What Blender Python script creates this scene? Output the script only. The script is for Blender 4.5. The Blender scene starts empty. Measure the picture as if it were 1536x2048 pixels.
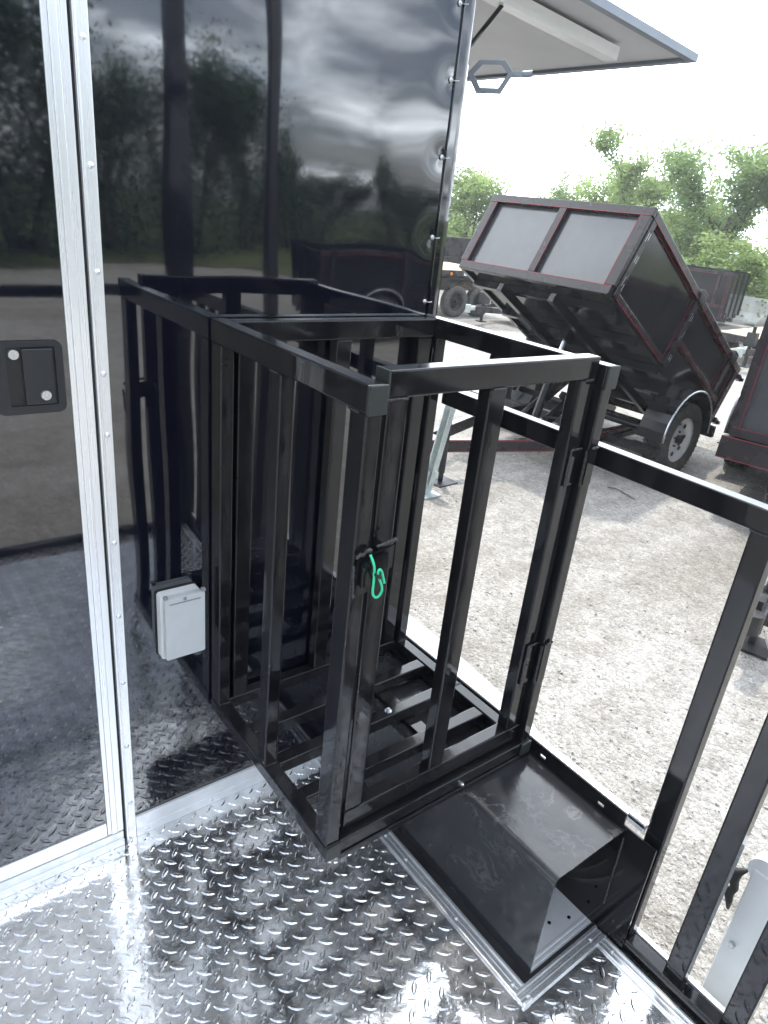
import bpy, bmesh, math, random
from mathutils import Matrix, Vector, Euler, noise
R = math.radians
random.seed(7)
scene = bpy.context.scene
col = scene.collection
G = -0.55                       # level of the gravel yard; the porch deck is at z = 0

# ------------------------------------------------------------------ camera
cd = bpy.data.cameras.new("camera"); cam = bpy.data.objects.new("camera", cd); col.objects.link(cam)
cd.sensor_fit = 'VERTICAL'; cd.sensor_height = 24.0; cd.lens = 24.0 * 1394.31 / 2048
cd.clip_start = 0.02; cd.clip_end = 2000
M = Matrix.Rotation(R(-39.63189), 4, 'Z') @ Matrix.Rotation(R(66.25666), 4, 'X') @ Matrix.Rotation(R(6.27317), 4, 'Z')
cam.matrix_world = Matrix.Translation((-0.68573, -1.52141, 1.75508)) @ M
scene.camera = cam

# ------------------------------------------------------------------ light
SUN_EL, SUN_AZ = 70.0, 30.0      # azimuth clockwise from +Y
sd = bpy.data.lights.new("sun", 'SUN'); sun = bpy.data.objects.new("sun", sd); col.objects.link(sun)
sd.energy = 2.4; sd.angle = R(2.5); sd.color = (1, 0.95, 0.88)
sv = Vector((math.sin(R(SUN_AZ)) * math.cos(R(SUN_EL)), math.cos(R(SUN_AZ)) * math.cos(R(SUN_EL)), math.sin(R(SUN_EL))))
sun.rotation_euler = sv.to_track_quat('Z', 'Y').to_euler()
W = bpy.data.worlds.new("World"); scene.world = W; W.use_nodes = True
nt = W.node_tree; N = nt.nodes; L = nt.links
for n in list(N): N.remove(n)
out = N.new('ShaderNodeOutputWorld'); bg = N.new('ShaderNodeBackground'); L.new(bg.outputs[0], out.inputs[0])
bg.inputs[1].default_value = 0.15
sky = N.new('ShaderNodeTexSky'); sky.sky_type = 'NISHITA'; sky.sun_disc = False
sky.sun_elevation = R(SUN_EL); sky.sun_rotation = R(SUN_AZ); sky.air_density = 1.0; sky.dust_density = 2.0
tc = N.new('ShaderNodeTexCoord'); sep = N.new('ShaderNodeSeparateXYZ'); L.new(tc.outputs['Generated'], sep.inputs[0])
def mth(op, a, b=None, clamp=False):
    n = N.new('ShaderNodeMath'); n.operation = op; n.use_clamp = clamp
    for i, v in enumerate((a, b)):
        if v is None: continue
        if isinstance(v, (int, float)): n.inputs[i].default_value = v
        else: L.new(v, n.inputs[i])
    return n.outputs[0]
zz = mth('ADD', mth('MAXIMUM', sep.outputs[2], 0.0), 0.16)
cx, cy = mth('DIVIDE', sep.outputs[0], zz), mth('DIVIDE', sep.outputs[1], zz)
cmb = N.new('ShaderNodeCombineXYZ'); L.new(cx, cmb.inputs[0]); L.new(cy, cmb.inputs[1])
nz = N.new('ShaderNodeTexNoise'); nz.inputs['Scale'].default_value = 0.85; nz.inputs['Detail'].default_value = 9; nz.inputs['Roughness'].default_value = 0.56
L.new(cmb.outputs[0], nz.inputs['Vector'])
nz2 = N.new('ShaderNodeTexNoise'); nz2.inputs['Scale'].default_value = 2.1; nz2.inputs['Detail'].default_value = 6
L.new(cmb.outputs[0], nz2.inputs['Vector'])
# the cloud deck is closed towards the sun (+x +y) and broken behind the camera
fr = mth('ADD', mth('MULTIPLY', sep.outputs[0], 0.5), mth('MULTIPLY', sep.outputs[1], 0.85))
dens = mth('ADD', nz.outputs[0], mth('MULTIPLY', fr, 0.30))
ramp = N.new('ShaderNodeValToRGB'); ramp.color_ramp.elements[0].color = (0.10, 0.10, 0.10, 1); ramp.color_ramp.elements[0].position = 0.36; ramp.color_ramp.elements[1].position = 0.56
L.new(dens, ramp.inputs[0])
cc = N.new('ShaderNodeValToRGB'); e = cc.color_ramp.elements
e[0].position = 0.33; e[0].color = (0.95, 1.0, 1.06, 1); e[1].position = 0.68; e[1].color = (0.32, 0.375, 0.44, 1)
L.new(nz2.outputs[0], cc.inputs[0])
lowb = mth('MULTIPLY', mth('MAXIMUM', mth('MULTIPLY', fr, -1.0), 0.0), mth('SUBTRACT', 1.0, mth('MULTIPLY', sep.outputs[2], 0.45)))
boost = mth('ADD', mth('ADD', 13.0, mth('MULTIPLY', mth('MAXIMUM', fr, 0.0), 36.0)), mth('MULTIPLY', lowb, 85.0))  # clouds brightened sunward and behind the camera to lift reflections
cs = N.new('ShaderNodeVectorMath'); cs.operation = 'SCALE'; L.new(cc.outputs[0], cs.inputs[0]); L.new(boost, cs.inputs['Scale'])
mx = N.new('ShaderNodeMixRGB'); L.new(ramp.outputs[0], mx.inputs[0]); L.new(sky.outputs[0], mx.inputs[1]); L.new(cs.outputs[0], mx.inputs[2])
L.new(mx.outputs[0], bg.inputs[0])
vs = scene.view_settings
vs.view_transform = 'Standard'; vs.look = 'None'; vs.gamma = 1; vs.exposure = 0.44

# ------------------------------------------------------------------ materials
def new_mat(name):
    m = bpy.data.materials.new(name); m.use_nodes = True
    return m, m.node_tree.nodes, m.node_tree.links, m.node_tree.nodes['Principled BSDF']
def mat(name, c, rough=0.5, metal=0.0, spec=0.5, var=0.0, vscale=8.0, rvar=0.0, bump=0.0, bscale=40.0, coat=0.0, stretch=None, ior=None, c2=None, detail=5):
    m, n, l, b = new_mat(name)
    b.inputs['Base Color'].default_value = (*c, 1); b.inputs['Roughness'].default_value = rough
    b.inputs['Metallic'].default_value = metal; b.inputs['Specular IOR Level'].default_value = spec
    b.inputs['Coat Weight'].default_value = coat; b.inputs['Coat Roughness'].default_value = 0.05
    if ior: b.inputs['IOR'].default_value = ior
    t = n.new('ShaderNodeTexCoord'); src = t.outputs['Object']
    if stretch:
        mp = n.new('ShaderNodeMapping'); mp.inputs['Scale'].default_value = stretch; l.new(src, mp.inputs[0]); src = mp.outputs[0]
    if var or c2 or rvar:
        x = n.new('ShaderNodeTexNoise'); x.inputs['Scale'].default_value = vscale; x.inputs['Detail'].default_value = detail; x.inputs['Roughness'].default_value = 0.6
        l.new(src, x.inputs['Vector'])
        if var or c2:
            r = n.new('ShaderNodeValToRGB'); r.color_ramp.elements[0].position = 0.35; r.color_ramp.elements[1].position = 0.68
            ca = tuple(v * (1 - var) for v in c); cb = c2 or tuple(min(1, v * (1 + var)) for v in c)
            r.color_ramp.elements[0].color = (*ca, 1); r.color_ramp.elements[1].color = (*cb, 1)
            l.new(x.outputs[0], r.inputs[0]); l.new(r.outputs[0], b.inputs['Base Color'])
        if rvar:
            mr = n.new('ShaderNodeMapRange'); mr.inputs[1].default_value = 0.35; mr.inputs[2].default_value = 0.7
            mr.inputs[3].default_value = max(0.01, rough - rvar); mr.inputs[4].default_value = rough + rvar
            l.new(x.outputs[0], mr.inputs[0]); l.new(mr.outputs[0], b.inputs['Roughness'])
    if bump:
        x = n.new('ShaderNodeTexNoise'); x.inputs['Scale'].default_value = bscale; x.inputs['Detail'].default_value = 3
        l.new(src, x.inputs['Vector'])
        bp = n.new('ShaderNodeBump'); bp.inputs['Strength'].default_value = 1.0; bp.inputs['Distance'].default_value = bump
        l.new(x.outputs[0], bp.inputs['Height']); l.new(bp.outputs[0], b.inputs['Normal'])
    return m
MT = {}
MT['black'] = mat('black_gloss_paint', (0.006, 0.006, 0.008), 0.09, 0, 0.42, c2=(0.013, 0.013, 0.014), vscale=14, rvar=0.06, bump=0.00022, bscale=28, stretch=(1, 1, 0.35))
MT['black_dull'] = mat('black_dull_paint', (0.018, 0.018, 0.02), 0.42, 0, 0.5, c2=(0.035, 0.034, 0.034), vscale=9, rvar=0.12, bump=0.0008, bscale=30)
MT['weld'] = mat('weld_bead', (0.012, 0.012, 0.014), 0.12, 0, 0.7, bump=0.002, bscale=160)
MT['wall'] = mat('black_skin', (0.004, 0.005, 0.010), 0.034, 0, 0.5, ior=2.05, rvar=0.006, vscale=40)
MT['alu'] = mat('mill_aluminium', (0.90, 0.905, 0.91), 0.28, 0.55, 0.5, var=0.012, vscale=5, rvar=0.03, stretch=(8, 8, 0.1), bump=0.00003, bscale=40)
MT['alu_x'] = mat('mill_aluminium_sheet', (0.88, 0.885, 0.89), 0.22, 0.75, 0.5, var=0.04, vscale=9, rvar=0.06, bump=0.00012, bscale=40)
MT['steel'] = mat('zinc_steel', (0.62, 0.64, 0.66), 0.32, 0.9, 0.5, var=0.15, vscale=90, rvar=0.1)
MT['galv'] = mat('galvanised_steel', (0.52, 0.58, 0.57), 0.45, 0.6, 0.5, var=0.18, vscale=18, rvar=0.1)
MT['white'] = mat('white_plastic', (0.72, 0.72, 0.70), 0.4, 0, 0.5, var=0.03, vscale=20, bump=0.0003, bscale=120)
MT['grey_plastic'] = mat('grey_plastic', (0.52, 0.54, 0.55), 0.45, 0, 0.5, var=0.04, vscale=20, bump=0.0004, bscale=300)
MT['lid_seam'] = mat('darker_grey_plastic', (0.24, 0.25, 0.26), 0.45, 0, 0.5, var=0.05, vscale=40)
MT['white_paint'] = mat('white_paint', (0.78, 0.80, 0.80), 0.3, 0, 0.5, var=0.05, vscale=5)
MT['cap'] = mat('plastic_cap', (0.028, 0.032, 0.031), 0.5, 0, 0.4, var=0.1, vscale=60, bump=0.0005, bscale=200)
MT['handle_black'] = mat('satin_black_casting', (0.016, 0.018, 0.022), 0.38, 0, 0.5, var=0.1, vscale=60, bump=0.0003, bscale=300)
MT['green'] = mat('green_wire', (0.03, 0.60, 0.30), 0.35, 0, 0.5, var=0.08, vscale=200)
MT['rubber'] = mat('tyre_rubber', (0.05, 0.048, 0.046), 0.7, 0, 0.4, c2=(0.11, 0.105, 0.095), vscale=12, bump=0.002, bscale=60)
MT['rim'] = mat('silver_rim', (0.80, 0.80, 0.80), 0.4, 0.3, 0.5, var=0.1, vscale=20)
MT['red'] = mat('red_pinstripe', (0.33, 0.02, 0.028), 0.4, 0, 0.5, var=0.1, vscale=30)
MT['redlens'] = mat('red_lens', (0.55, 0.02, 0.02), 0.2, 0, 0.6, var=0.05, vscale=30)
MT['amber'] = mat('amber_lens', (0.85, 0.30, 0.02), 0.2, 0, 0.6, var=0.05, vscale=30)
MT['whitelens'] = mat('white_reflector', (0.8, 0.8, 0.8), 0.3, 0, 0.6, var=0.03, vscale=30)
MT['trailer_black'] = mat('trailer_black_paint', (0.011, 0.011, 0.013), 0.14, 0, 0.42, c2=(0.018, 0.018, 0.019), vscale=3, rvar=0.05, bump=0.0012, bscale=4)
MT['trailer_frame'] = mat('trailer_frame_paint', (0.022, 0.018, 0.020), 0.28, 0, 0.45, c2=(0.032, 0.027, 0.028), vscale=3, rvar=0.05)
MT['wood'] = mat('pine_planks', (0.55, 0.42, 0.26), 0.75, 0, 0.3, var=0.2, vscale=3, stretch=(1, 12, 1), bump=0.002, bscale=20)
MT['concrete'] = mat('white_concrete', (0.68, 0.67, 0.64), 0.85, 0, 0.3, var=0.15, vscale=3, bump=0.01, bscale=12)
MT['awning_under'] = mat('awning_underside', (0.52, 0.525, 0.545), 0.45, 0, 0.4, var=0.04, vscale=4, bump=0.0004, bscale=8)
MT['awning_grey'] = mat('awning_edge_grey', (0.26, 0.29, 0.33), 0.4, 0.2, 0.5, var=0.06, vscale=6)
MT['floor_alu'] = mat('dull_white_aluminium', (0.88, 0.89, 0.90), 0.25, 0.25, 0.6, var=0.05, vscale=20)
MT['bark'] = mat('bark', (0.12, 0.095, 0.07), 0.9, 0, 0.2, var=0.35, vscale=6, stretch=(4, 4, 0.6), bump=0.02, bscale=10)
MT['hose'] = mat('black_rubber_hose', (0.02, 0.02, 0.02), 0.55, 0, 0.4, var=0.2, vscale=40)
MT['lamp_lens'] = mat('lamp_lens', (0.85, 0.86, 0.86), 0.25, 0, 0.5, var=0.02, vscale=30)

def leaf_mat(name, c1, c2, trans):
    m, n, l, b = new_mat(name)
    t = n.new('ShaderNodeTexCoord'); x = n.new('ShaderNodeTexNoise'); x.inputs['Scale'].default_value = 1.3; x.inputs['Detail'].default_value = 6
    l.new(t.outputs['Object'], x.inputs['Vector'])
    r = n.new('ShaderNodeValToRGB'); r.color_ramp.elements[0].position = 0.35; r.color_ramp.elements[1].position = 0.65
    r.color_ramp.elements[0].color = (*c1, 1); r.color_ramp.elements[1].color = (*c2, 1); l.new(x.outputs[0], r.inputs[0])
    l.new(r.outputs[0], b.inputs['Base Color']); b.inputs['Roughness'].default_value = 0.55
    tr = n.new('ShaderNodeBsdfTranslucent'); l.new(r.outputs[0], tr.inputs[0])
    mix = n.new('ShaderNodeMixShader'); mix.inputs[0].default_value = trans
    o = n['Material Output']; l.new(b.outputs[0], mix.inputs[1]); l.new(tr.outputs[0], mix.inputs[2]); l.new(mix.outputs[0], o.inputs[0])
    return m
MT['leaf_a'] = leaf_mat('leaves_yellow_green', (0.20, 0.28, 0.08), (0.36, 0.46, 0.18), 0.62)
MT['leaf_b'] = leaf_mat('leaves_mid_green', (0.20, 0.28, 0.09), (0.36, 0.46, 0.18), 0.62)
MT['leaf_c'] = leaf_mat('leaves_blue_green', (0.20, 0.29, 0.11), (0.37, 0.48, 0.21), 0.62)
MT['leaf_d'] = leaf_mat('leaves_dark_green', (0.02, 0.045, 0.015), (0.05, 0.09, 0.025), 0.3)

def gravel_mat():
    m, n, l, b = new_mat('gravel_yard')
    t = n.new('ShaderNodeTexCoord')
    def nse(s, d=6, r=0.6):
        x = n.new('ShaderNodeTexNoise'); x.inputs['Scale'].default_value = s; x.inputs['Detail'].default_value = d; x.inputs['Roughness'].default_value = r
        l.new(t.outputs['Object'], x.inputs['Vector']); return x.outputs[0]
    def rmp(src, a, b_, ca, cb):
        r = n.new('ShaderNodeValToRGB'); r.color_ramp.elements[0].position = a; r.color_ramp.elements[1].position = b_
        r.color_ramp.elements[0].color = (*ca, 1); r.color_ramp.elements[1].color = (*cb, 1); l.new(src, r.inputs[0]); return r.outputs[0]
    def mix(mode, f, a, b_):
        x = n.new('ShaderNodeMixRGB'); x.blend_type = mode
        for i, v in enumerate((f, a, b_)):
            if isinstance(v, (int, float)): x.inputs[i].default_value = v
            else: l.new(v, x.inputs[i])
        return x.outputs[0]
    base = rmp(nse(0.55), 0.35, 0.65, (0.385, 0.372, 0.352), (0.47, 0.463, 0.45))
    mid = rmp(nse(6), 0.35, 0.68, (0.80, 0.78, 0.75), (1.08, 1.07, 1.06))
    v1 = n.new('ShaderNodeTexVoronoi'); v1.inputs['Scale'].default_value = 42; l.new(t.outputs['Object'], v1.inputs['Vector'])
    v2 = n.new('ShaderNodeTexVoronoi'); v2.inputs['Scale'].default_value = 110; l.new(t.outputs['Object'], v2.inputs['Vector'])
    bw = n.new('ShaderNodeRGBToBW'); l.new(v1.outputs['Color'], bw.inputs[0])
    st = rmp(bw.outputs[0], 0.2, 0.85, (0.82, 0.81, 0.80), (1.14, 1.14, 1.14))
    bw2 = n.new('ShaderNodeRGBToBW'); l.new(v2.outputs['Color'], bw2.inputs[0])
    st2 = rmp(bw2.outputs[0], 0.2, 0.85, (0.84, 0.83, 0.815), (1.12, 1.115, 1.10))
    c = mix('MULTIPLY', 1, base, mid); c = mix('MULTIPLY', 1, c, st); c = mix('MULTIPLY', 1, c, st2)
    fine = rmp(nse(260, 3), 0.3, 0.7, (0.75, 0.75, 0.75), (1.15, 1.15, 1.15)); c = mix('MULTIPLY', 1, c, fine)
    mp = n.new('ShaderNodeMapping'); mp.inputs['Rotation'].default_value = (0, 0, R(28)); mp.inputs['Scale'].default_value = (0.10, 1.15, 1); l.new(t.outputs['Object'], mp.inputs[0])
    tk = n.new('ShaderNodeTexNoise'); tk.inputs['Scale'].default_value = 1.6; tk.inputs['Detail'].default_value = 7; tk.inputs['Roughness'].default_value = 0.62; l.new(mp.outputs[0], tk.inputs['Vector'])
    trk = rmp(tk.outputs[0], 0.38, 0.60, (0.84, 0.83, 0.81), (1.05, 1.05, 1.05)); c = mix('MULTIPLY', 1, c, trk)
    damp = rmp(nse(1.7, 8, 0.7), 0.30, 0.42, (0.80, 0.78, 0.74), (1, 1, 1)); c = mix('MULTIPLY', 1, c, damp)
    l.new(c, b.inputs['Base Color']); b.inputs['Roughness'].default_value = 0.95; b.inputs['Specular IOR Level'].default_value = 0.2
    h1 = n.new('ShaderNodeMath'); h1.operation = 'MULTIPLY'; l.new(v1.outputs['Distance'], h1.inputs[0]); h1.inputs[1].default_value = -1.0
    h2 = n.new('ShaderNodeMath'); h2.operation = 'MULTIPLY_ADD'; l.new(v2.outputs['Distance'], h2.inputs[0]); h2.inputs[1].default_value = -0.4; l.new(h1.outputs[0], h2.inputs[2])
    h3 = n.new('ShaderNodeMath'); h3.operation = 'ADD'; l.new(h2.outputs[0], h3.inputs[0]); l.new(nse(9, 8, 0.7), h3.inputs[1])
    bp = n.new('ShaderNodeBump'); bp.inputs['Strength'].default_value = 1; bp.inputs['Distance'].default_value = 0.012
    l.new(h3.outputs[0], bp.inputs['Height']); l.new(bp.outputs[0], b.inputs['Normal'])
    return m
MT['gravel'] = gravel_mat()

def deck_mat():
    m, n, l, b = new_mat('bright_aluminium_tread')
    t = n.new('ShaderNodeTexCoord')
    def nse(s, d=5, r=0.6):
        x = n.new('ShaderNodeTexNoise'); x.inputs['Scale'].default_value = s; x.inputs['Detail'].default_value = d; x.inputs['Roughness'].default_value = r
        l.new(t.outputs['Object'], x.inputs['Vector']); return x.outputs[0]
    
    mm = n.new('ShaderNodeMapRange'); mm.inputs[1].default_value = 0.4; mm.inputs[2].default_value = 0.62; mm.inputs[3].default_value = 0.84; mm.inputs[4].default_value = 0.98
    l.new(nse(16, 7, 0.7), mm.inputs[0]); l.new(mm.outputs[0], b.inputs['Metallic'])
    r = n.new('ShaderNodeValToRGB'); e = r.color_ramp.elements
    e[0].position = 0.36; e[0].color = (0.66, 0.655, 0.64, 1); e[1].position = 0.6; e[1].color = (0.90, 0.905, 0.92, 1)
    l.new(nse(11, 8, 0.65), r.inputs[0]); l.new(r.outputs[0], b.inputs['Base Color'])
    mr = n.new('ShaderNodeMapRange'); mr.inputs[1].default_value = 0.38; mr.inputs[2].default_value = 0.66; mr.inputs[3].default_value = 0.04; mr.inputs[4].default_value = 0.18
    l.new(nse(7, 9, 0.7), mr.inputs[0]); l.new(mr.outputs[0], b.inputs['Roughness'])
    bp = n.new('ShaderNodeBump'); bp.inputs['Strength'].default_value = 1; bp.inputs['Distance'].default_value = 0.0012
    l.new(nse(7, 2, 0.5), bp.inputs['Height'])
    bp2 = n.new('ShaderNodeBump'); bp2.inputs['Strength'].default_value = 0.6; bp2.inputs['Distance'].default_value = 0.0002
    bp3 = n.new('ShaderNodeBump'); bp3.inputs['Strength'].default_value = 1; bp3.inputs['Distance'].default_value = 0.0012
    l.new(nse(19, 2, 0.5), bp3.inputs['Height']); l.new(bp.outputs[0], bp3.inputs['Normal'])
    l.new(nse(140, 4, 0.6), bp2.inputs['Height']); l.new(bp3.outputs[0], bp2.inputs['Normal']); l.new(bp2.outputs[0], b.inputs['Normal'])
    return m
MT['deck'] = deck_mat()

def fbox_mat():
    # black paint with pale scuffs and scratches worn into it
    m, n, l, b = new_mat('scuffed_black_steel')
    t = n.new('ShaderNodeTexCoord')
    x = n.new('ShaderNodeTexNoise'); x.inputs['Scale'].default_value = 9; x.inputs['Detail'].default_value = 9; x.inputs['Roughness'].default_value = 0.62; x.inputs['Distortion'].default_value = 1.2
    l.new(t.outputs['Object'], x.inputs['Vector'])
    a = n.new('ShaderNodeMath'); a.operation = 'SUBTRACT'; l.new(x.outputs[0], a.inputs[0]); a.inputs[1].default_value = 0.5
    ab = n.new('ShaderNodeMath'); ab.operation = 'ABSOLUTE'; l.new(a.outputs[0], ab.inputs[0])
    r = n.new('ShaderNodeValToRGB'); e = r.color_ramp.elements
    e[0].position = 0.0; e[0].color = (0.085, 0.087, 0.09, 1); e[1].position = 0.03; e[1].color = (0.022, 0.023, 0.026, 1)
    l.new(ab.outputs[0], r.inputs[0])
    y = n.new('ShaderNodeTexNoise'); y.inputs['Scale'].default_value = 5; y.inputs['Detail'].default_value = 3; l.new(t.outputs['Object'], y.inputs['Vector'])
    r2 = n.new('ShaderNodeValToRGB'); r2.color_ramp.elements[0].position = 0.5; r2.color_ramp.elements[1].position = 0.62; l.new(y.outputs[0], r2.inputs[0])
    mx = n.new('ShaderNodeMixRGB'); l.new(r2.outputs[0], mx.inputs[0]); mx.inputs[1].default_value = (0.022, 0.023, 0.026, 1); l.new(r.outputs[0], mx.inputs[2])
    l.new(mx.outputs[0], b.inputs['Base Color'])
    mr = n.new('ShaderNodeMapRange'); mr.inputs[1].default_value = 0.35; mr.inputs[2].default_value = 0.7; mr.inputs[3].default_value = 0.12; mr.inputs[4].default_value = 0.30
    l.new(y.outputs[0], mr.inputs[0]); l.new(mr.outputs[0], b.inputs['Roughness'])
    bp = n.new('ShaderNodeBump'); bp.inputs['Distance'].default_value = 0.0012; bp.inputs['Strength'].default_value = 1
    z = n.new('ShaderNodeTexNoise'); z.inputs['Scale'].default_value = 22; z.inputs['Detail'].default_value = 5; l.new(t.outputs['Object'], z.inputs['Vector'])
    l.new(z.outputs[0], bp.inputs['Height']); l.new(bp.outputs[0], b.inputs['Normal'])
    return m
MT['scuffed'] = fbox_mat()

# ------------------------------------------------------------------ helpers
def root(name, loc, label, cat, group=None):
    o = bpy.data.objects.new(name, None); col.objects.link(o); o.location = loc; o.empty_display_size = 0.1
    o['label'] = label; o['category'] = cat
    if group: o['group'] = group
    return o
def par(o, p):
    """parent p was placed by location only, so the inverse is a plain shift down the chain"""
    if p is None: return o
    off = Vector((0, 0, 0)); q = p
    while q is not None: off += q.location; q = q.parent
    o.parent = p; o.location = o.location - off
    return o
class MB:
    def __init__(s): s.bm = bmesh.new(); s.cuts = []
    def box(s, a, b, bev=0.0, seg=2, rot=None, piv=None):
        x0, y0, z0 = [min(a[i], b[i]) for i in range(3)]; x1, y1, z1 = [max(a[i], b[i]) for i in range(3)]
        r = bmesh.ops.create_cube(s.bm, size=1.0); vs_ = r['verts']
        for v in vs_: v.co = Vector(((x0 + x1) / 2 + v.co.x * (x1 - x0), (y0 + y1) / 2 + v.co.y * (y1 - y0), (z0 + z1) / 2 + v.co.z * (z1 - z0)))
        if bev:
            es = list({e for v in vs_ for e in v.link_edges})
            q = bmesh.ops.bevel(s.bm, geom=es, offset=min(bev, 0.45 * min(x1 - x0, y1 - y0, z1 - z0)), segments=seg, affect='EDGES', profile=0.6)
            vs_ = list({v for f in q['faces'] for v in f.verts} | {v for v in vs_ if v.is_valid})
        if rot is not None:
            p = Vector(piv) if piv is not None else Vector(((x0 + x1) / 2, (y0 + y1) / 2, (z0 + z1) / 2))
            for v in vs_: v.co = p + rot @ (v.co - p)
        return s
    def beam(s, p, q, w, h, bev=0.0, up=(0, 0, 1)):
        p, q = Vector(p), Vector(q); d = (q - p); L_ = d.length; d.normalize()
        u = Vector(up)
        if abs(d.dot(u)) > 0.99: u = Vector((0, 1, 0))
        side = d.cross(u).normalized(); u2 = side.cross(d)
        Rm = Matrix((side, d, u2)).transposed()
        c = (p + q) / 2
        return s.box(c - Vector((w / 2, L_ / 2, h / 2)), c + Vector((w / 2, L_ / 2, h / 2)), bev, 2, Rm, c)
    def cyl(s, p, q, r1, r2=None, seg=16, cap=True):
        r2 = r1 if r2 is None else r2
        p, q = Vector(p), Vector(q); d = q - p
        m = Matrix.Translation((p + q) / 2) @ d.to_track_quat('Z', 'Y').to_matrix().to_4x4()
        bmesh.ops.create_cone(s.bm, cap_ends=cap, segments=seg, radius1=r1, radius2=r2, depth=d.length, matrix=m)
        return s
    def tube(s, pts, r, seg=8):
        pts = [Vector(p) for p in pts]; rings = []
        rad = r if isinstance(r, (list, tuple)) else [r] * len(pts)
        up = Vector((0.31, 0.22, 0.92))
        for i, p in enumerate(pts):
            d = (pts[min(i + 1, len(pts) - 1)] - pts[max(i - 1, 0)]).normalized()
            a = d.cross(up).normalized(); b = a.cross(d); 
            rings.append([s.bm.verts.new(p + rad[i] * (a * math.cos(2 * math.pi * k / seg) + b * math.sin(2 * math.pi * k / seg))) for k in range(seg)])
        for i in range(len(rings) - 1):
            for k in range(seg): s.bm.faces.new((rings[i][k], rings[i][(k + 1) % seg], rings[i + 1][(k + 1) % seg], rings[i + 1][k]))
        s.bm.faces.new(rings[0][::-1]); s.bm.faces.new(rings[-1])
        return s
    def poly(s, pts, d):
        """extrude a planar outline by the vector d"""
        d = Vector(d); a = [s.bm.verts.new(Vector(p)) for p in pts]; b = [s.bm.verts.new(Vector(p) + d) for p in pts]
        n = len(a); s.bm.faces.new(a); s.bm.faces.new(b[::-1])
        for i in range(n): s.bm.faces.new((a[i], b[i], b[(i + 1) % n], a[(i + 1) % n]))
        return s
    def lathe(s, prof, c, axis='y', seg=40):
        """prof: (offset along axis, radius)"""
        c = Vector(c); rings = []
        for o_, r_ in prof:
            ring = []
            for k in range(seg):
                a = 2 * math.pi * k / seg
                ring.append(s.bm.verts.new(c + (Vector((r_ * math.cos(a), o_, r_ * math.sin(a))) if axis == 'y' else Vector((r_ * math.cos(a), r_ * math.sin(a), o_)))))
            rings.append(ring)
        for i in range(len(rings) - 1):
            for k in range(seg): s.bm.faces.new((rings[i][k], rings[i][(k + 1) % seg], rings[i + 1][(k + 1) % seg], rings[i + 1][k]))
        return s
    def bead(s, p, q, r=0.003, jag=0.6):
        r *= 0.95; jag *= 0.42
        """a lumpy weld bead"""
        s.cuts.append(len(s.bm.verts)); p, q = Vector(p), Vector(q); n = max(3, int((q - p).length / (r * 0.5)))
        for i in range(n + 1):
            c = p.lerp(q, i / n) + Vector([random.uniform(-1, 1) * r * jag for _ in range(3)])
            bmesh.ops.create_icosphere(s.bm, subdivisions=1, radius=r * random.uniform(0.7, 1.35), matrix=Matrix.Translation(c))
        return s
    def build(s, name, m, parent=None, smooth=False, wn=False, org=None, **props):
        if s.cuts and len(s.cuts) > 1:
            s.bm.verts.ensure_lookup_table(); s.bm.faces.ensure_lookup_table(); o = None
            ends = s.cuts[1:] + [len(s.bm.verts)]
            for a, e_ in zip(s.cuts, ends):
                t = MB(); mp = {}
                for i in range(a, e_): v = s.bm.verts[i]; mp[v.index if v.index >= 0 else i] = None
                s.bm.verts.index_update(); idx = {s.bm.verts[i]: t.bm.verts.new(s.bm.verts[i].co) for i in range(a, e_)}
                for f in s.bm.faces:
                    if f.verts[0] in idx: t.bm.faces.new([idx[v] for v in f.verts])
                o = t.build(name, m, parent, smooth, wn, org, **props)
            s.bm.free(); return o
        bm = s.bm
        if not org:
            if parent is not None: org = None
        bmesh.ops.recalc_face_normals(bm, faces=bm.faces)
        if org is None:
            vs_ = bm.verts; n = max(1, len(vs_)); lo = Vector((min(v.co.x for v in vs_), min(v.co.y for v in vs_), min(v.co.z for v in vs_)))
            hi = Vector((max(v.co.x for v in vs_), max(v.co.y for v in vs_), max(v.co.z for v in vs_))); org = Vector(((lo.x + hi.x) / 2, (lo.y + hi.y) / 2, lo.z))
        org = Vector(org)
        for v in bm.verts: v.co -= org
        me = bpy.data.meshes.new(name); bm.to_mesh(me); bm.free()
        o = bpy.data.objects.new(name, me); col.objects.link(o); o.location = org
        me.materials.append(MT[m] if isinstance(m, str) else m)
        if smooth or wn:
            for f in me.polygons: f.use_smooth = True
        if wn:
            w = o.modifiers.new('wn', 'WEIGHTED_NORMAL'); w.keep_sharp = False; w.weight = 80
        par(o, parent)
        for k, v in props.items(): o[k] = v
        return o
def bar(name, a, b, parent, m='black', bev=0.0045, **props):
    return MB().box(a, b, bev, 3).build(name, m, parent, wn=True, **props)
def copy_tree(o, parent=None):
    c = o.copy(); col.objects.link(c)
    if parent is not None: c.parent = parent
    for ch in list(o.children): copy_tree(ch, c)
    return c
def domes(name, pts, r, nrm, parent, m='steel', group=False):
    """rivet heads, each its own part"""
    res = []
    for p in pts:
        b = MB(); n = Vector(nrm)
        bmesh.ops.create_uvsphere(b.bm, u_segments=12, v_segments=6, radius=r, matrix=Matrix.Translation(Vector(p)) @ n.to_track_quat('Z', 'Y').to_matrix().to_4x4() @ Matrix.Diagonal((1, 1, 0.55, 1)))
        b.cyl(Vector(p) - n * 0.001, Vector(p) + n * 0.0012, r * 1.25, seg=14)
        res.append(b.build(name, m, parent, smooth=True))
    return res

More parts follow.
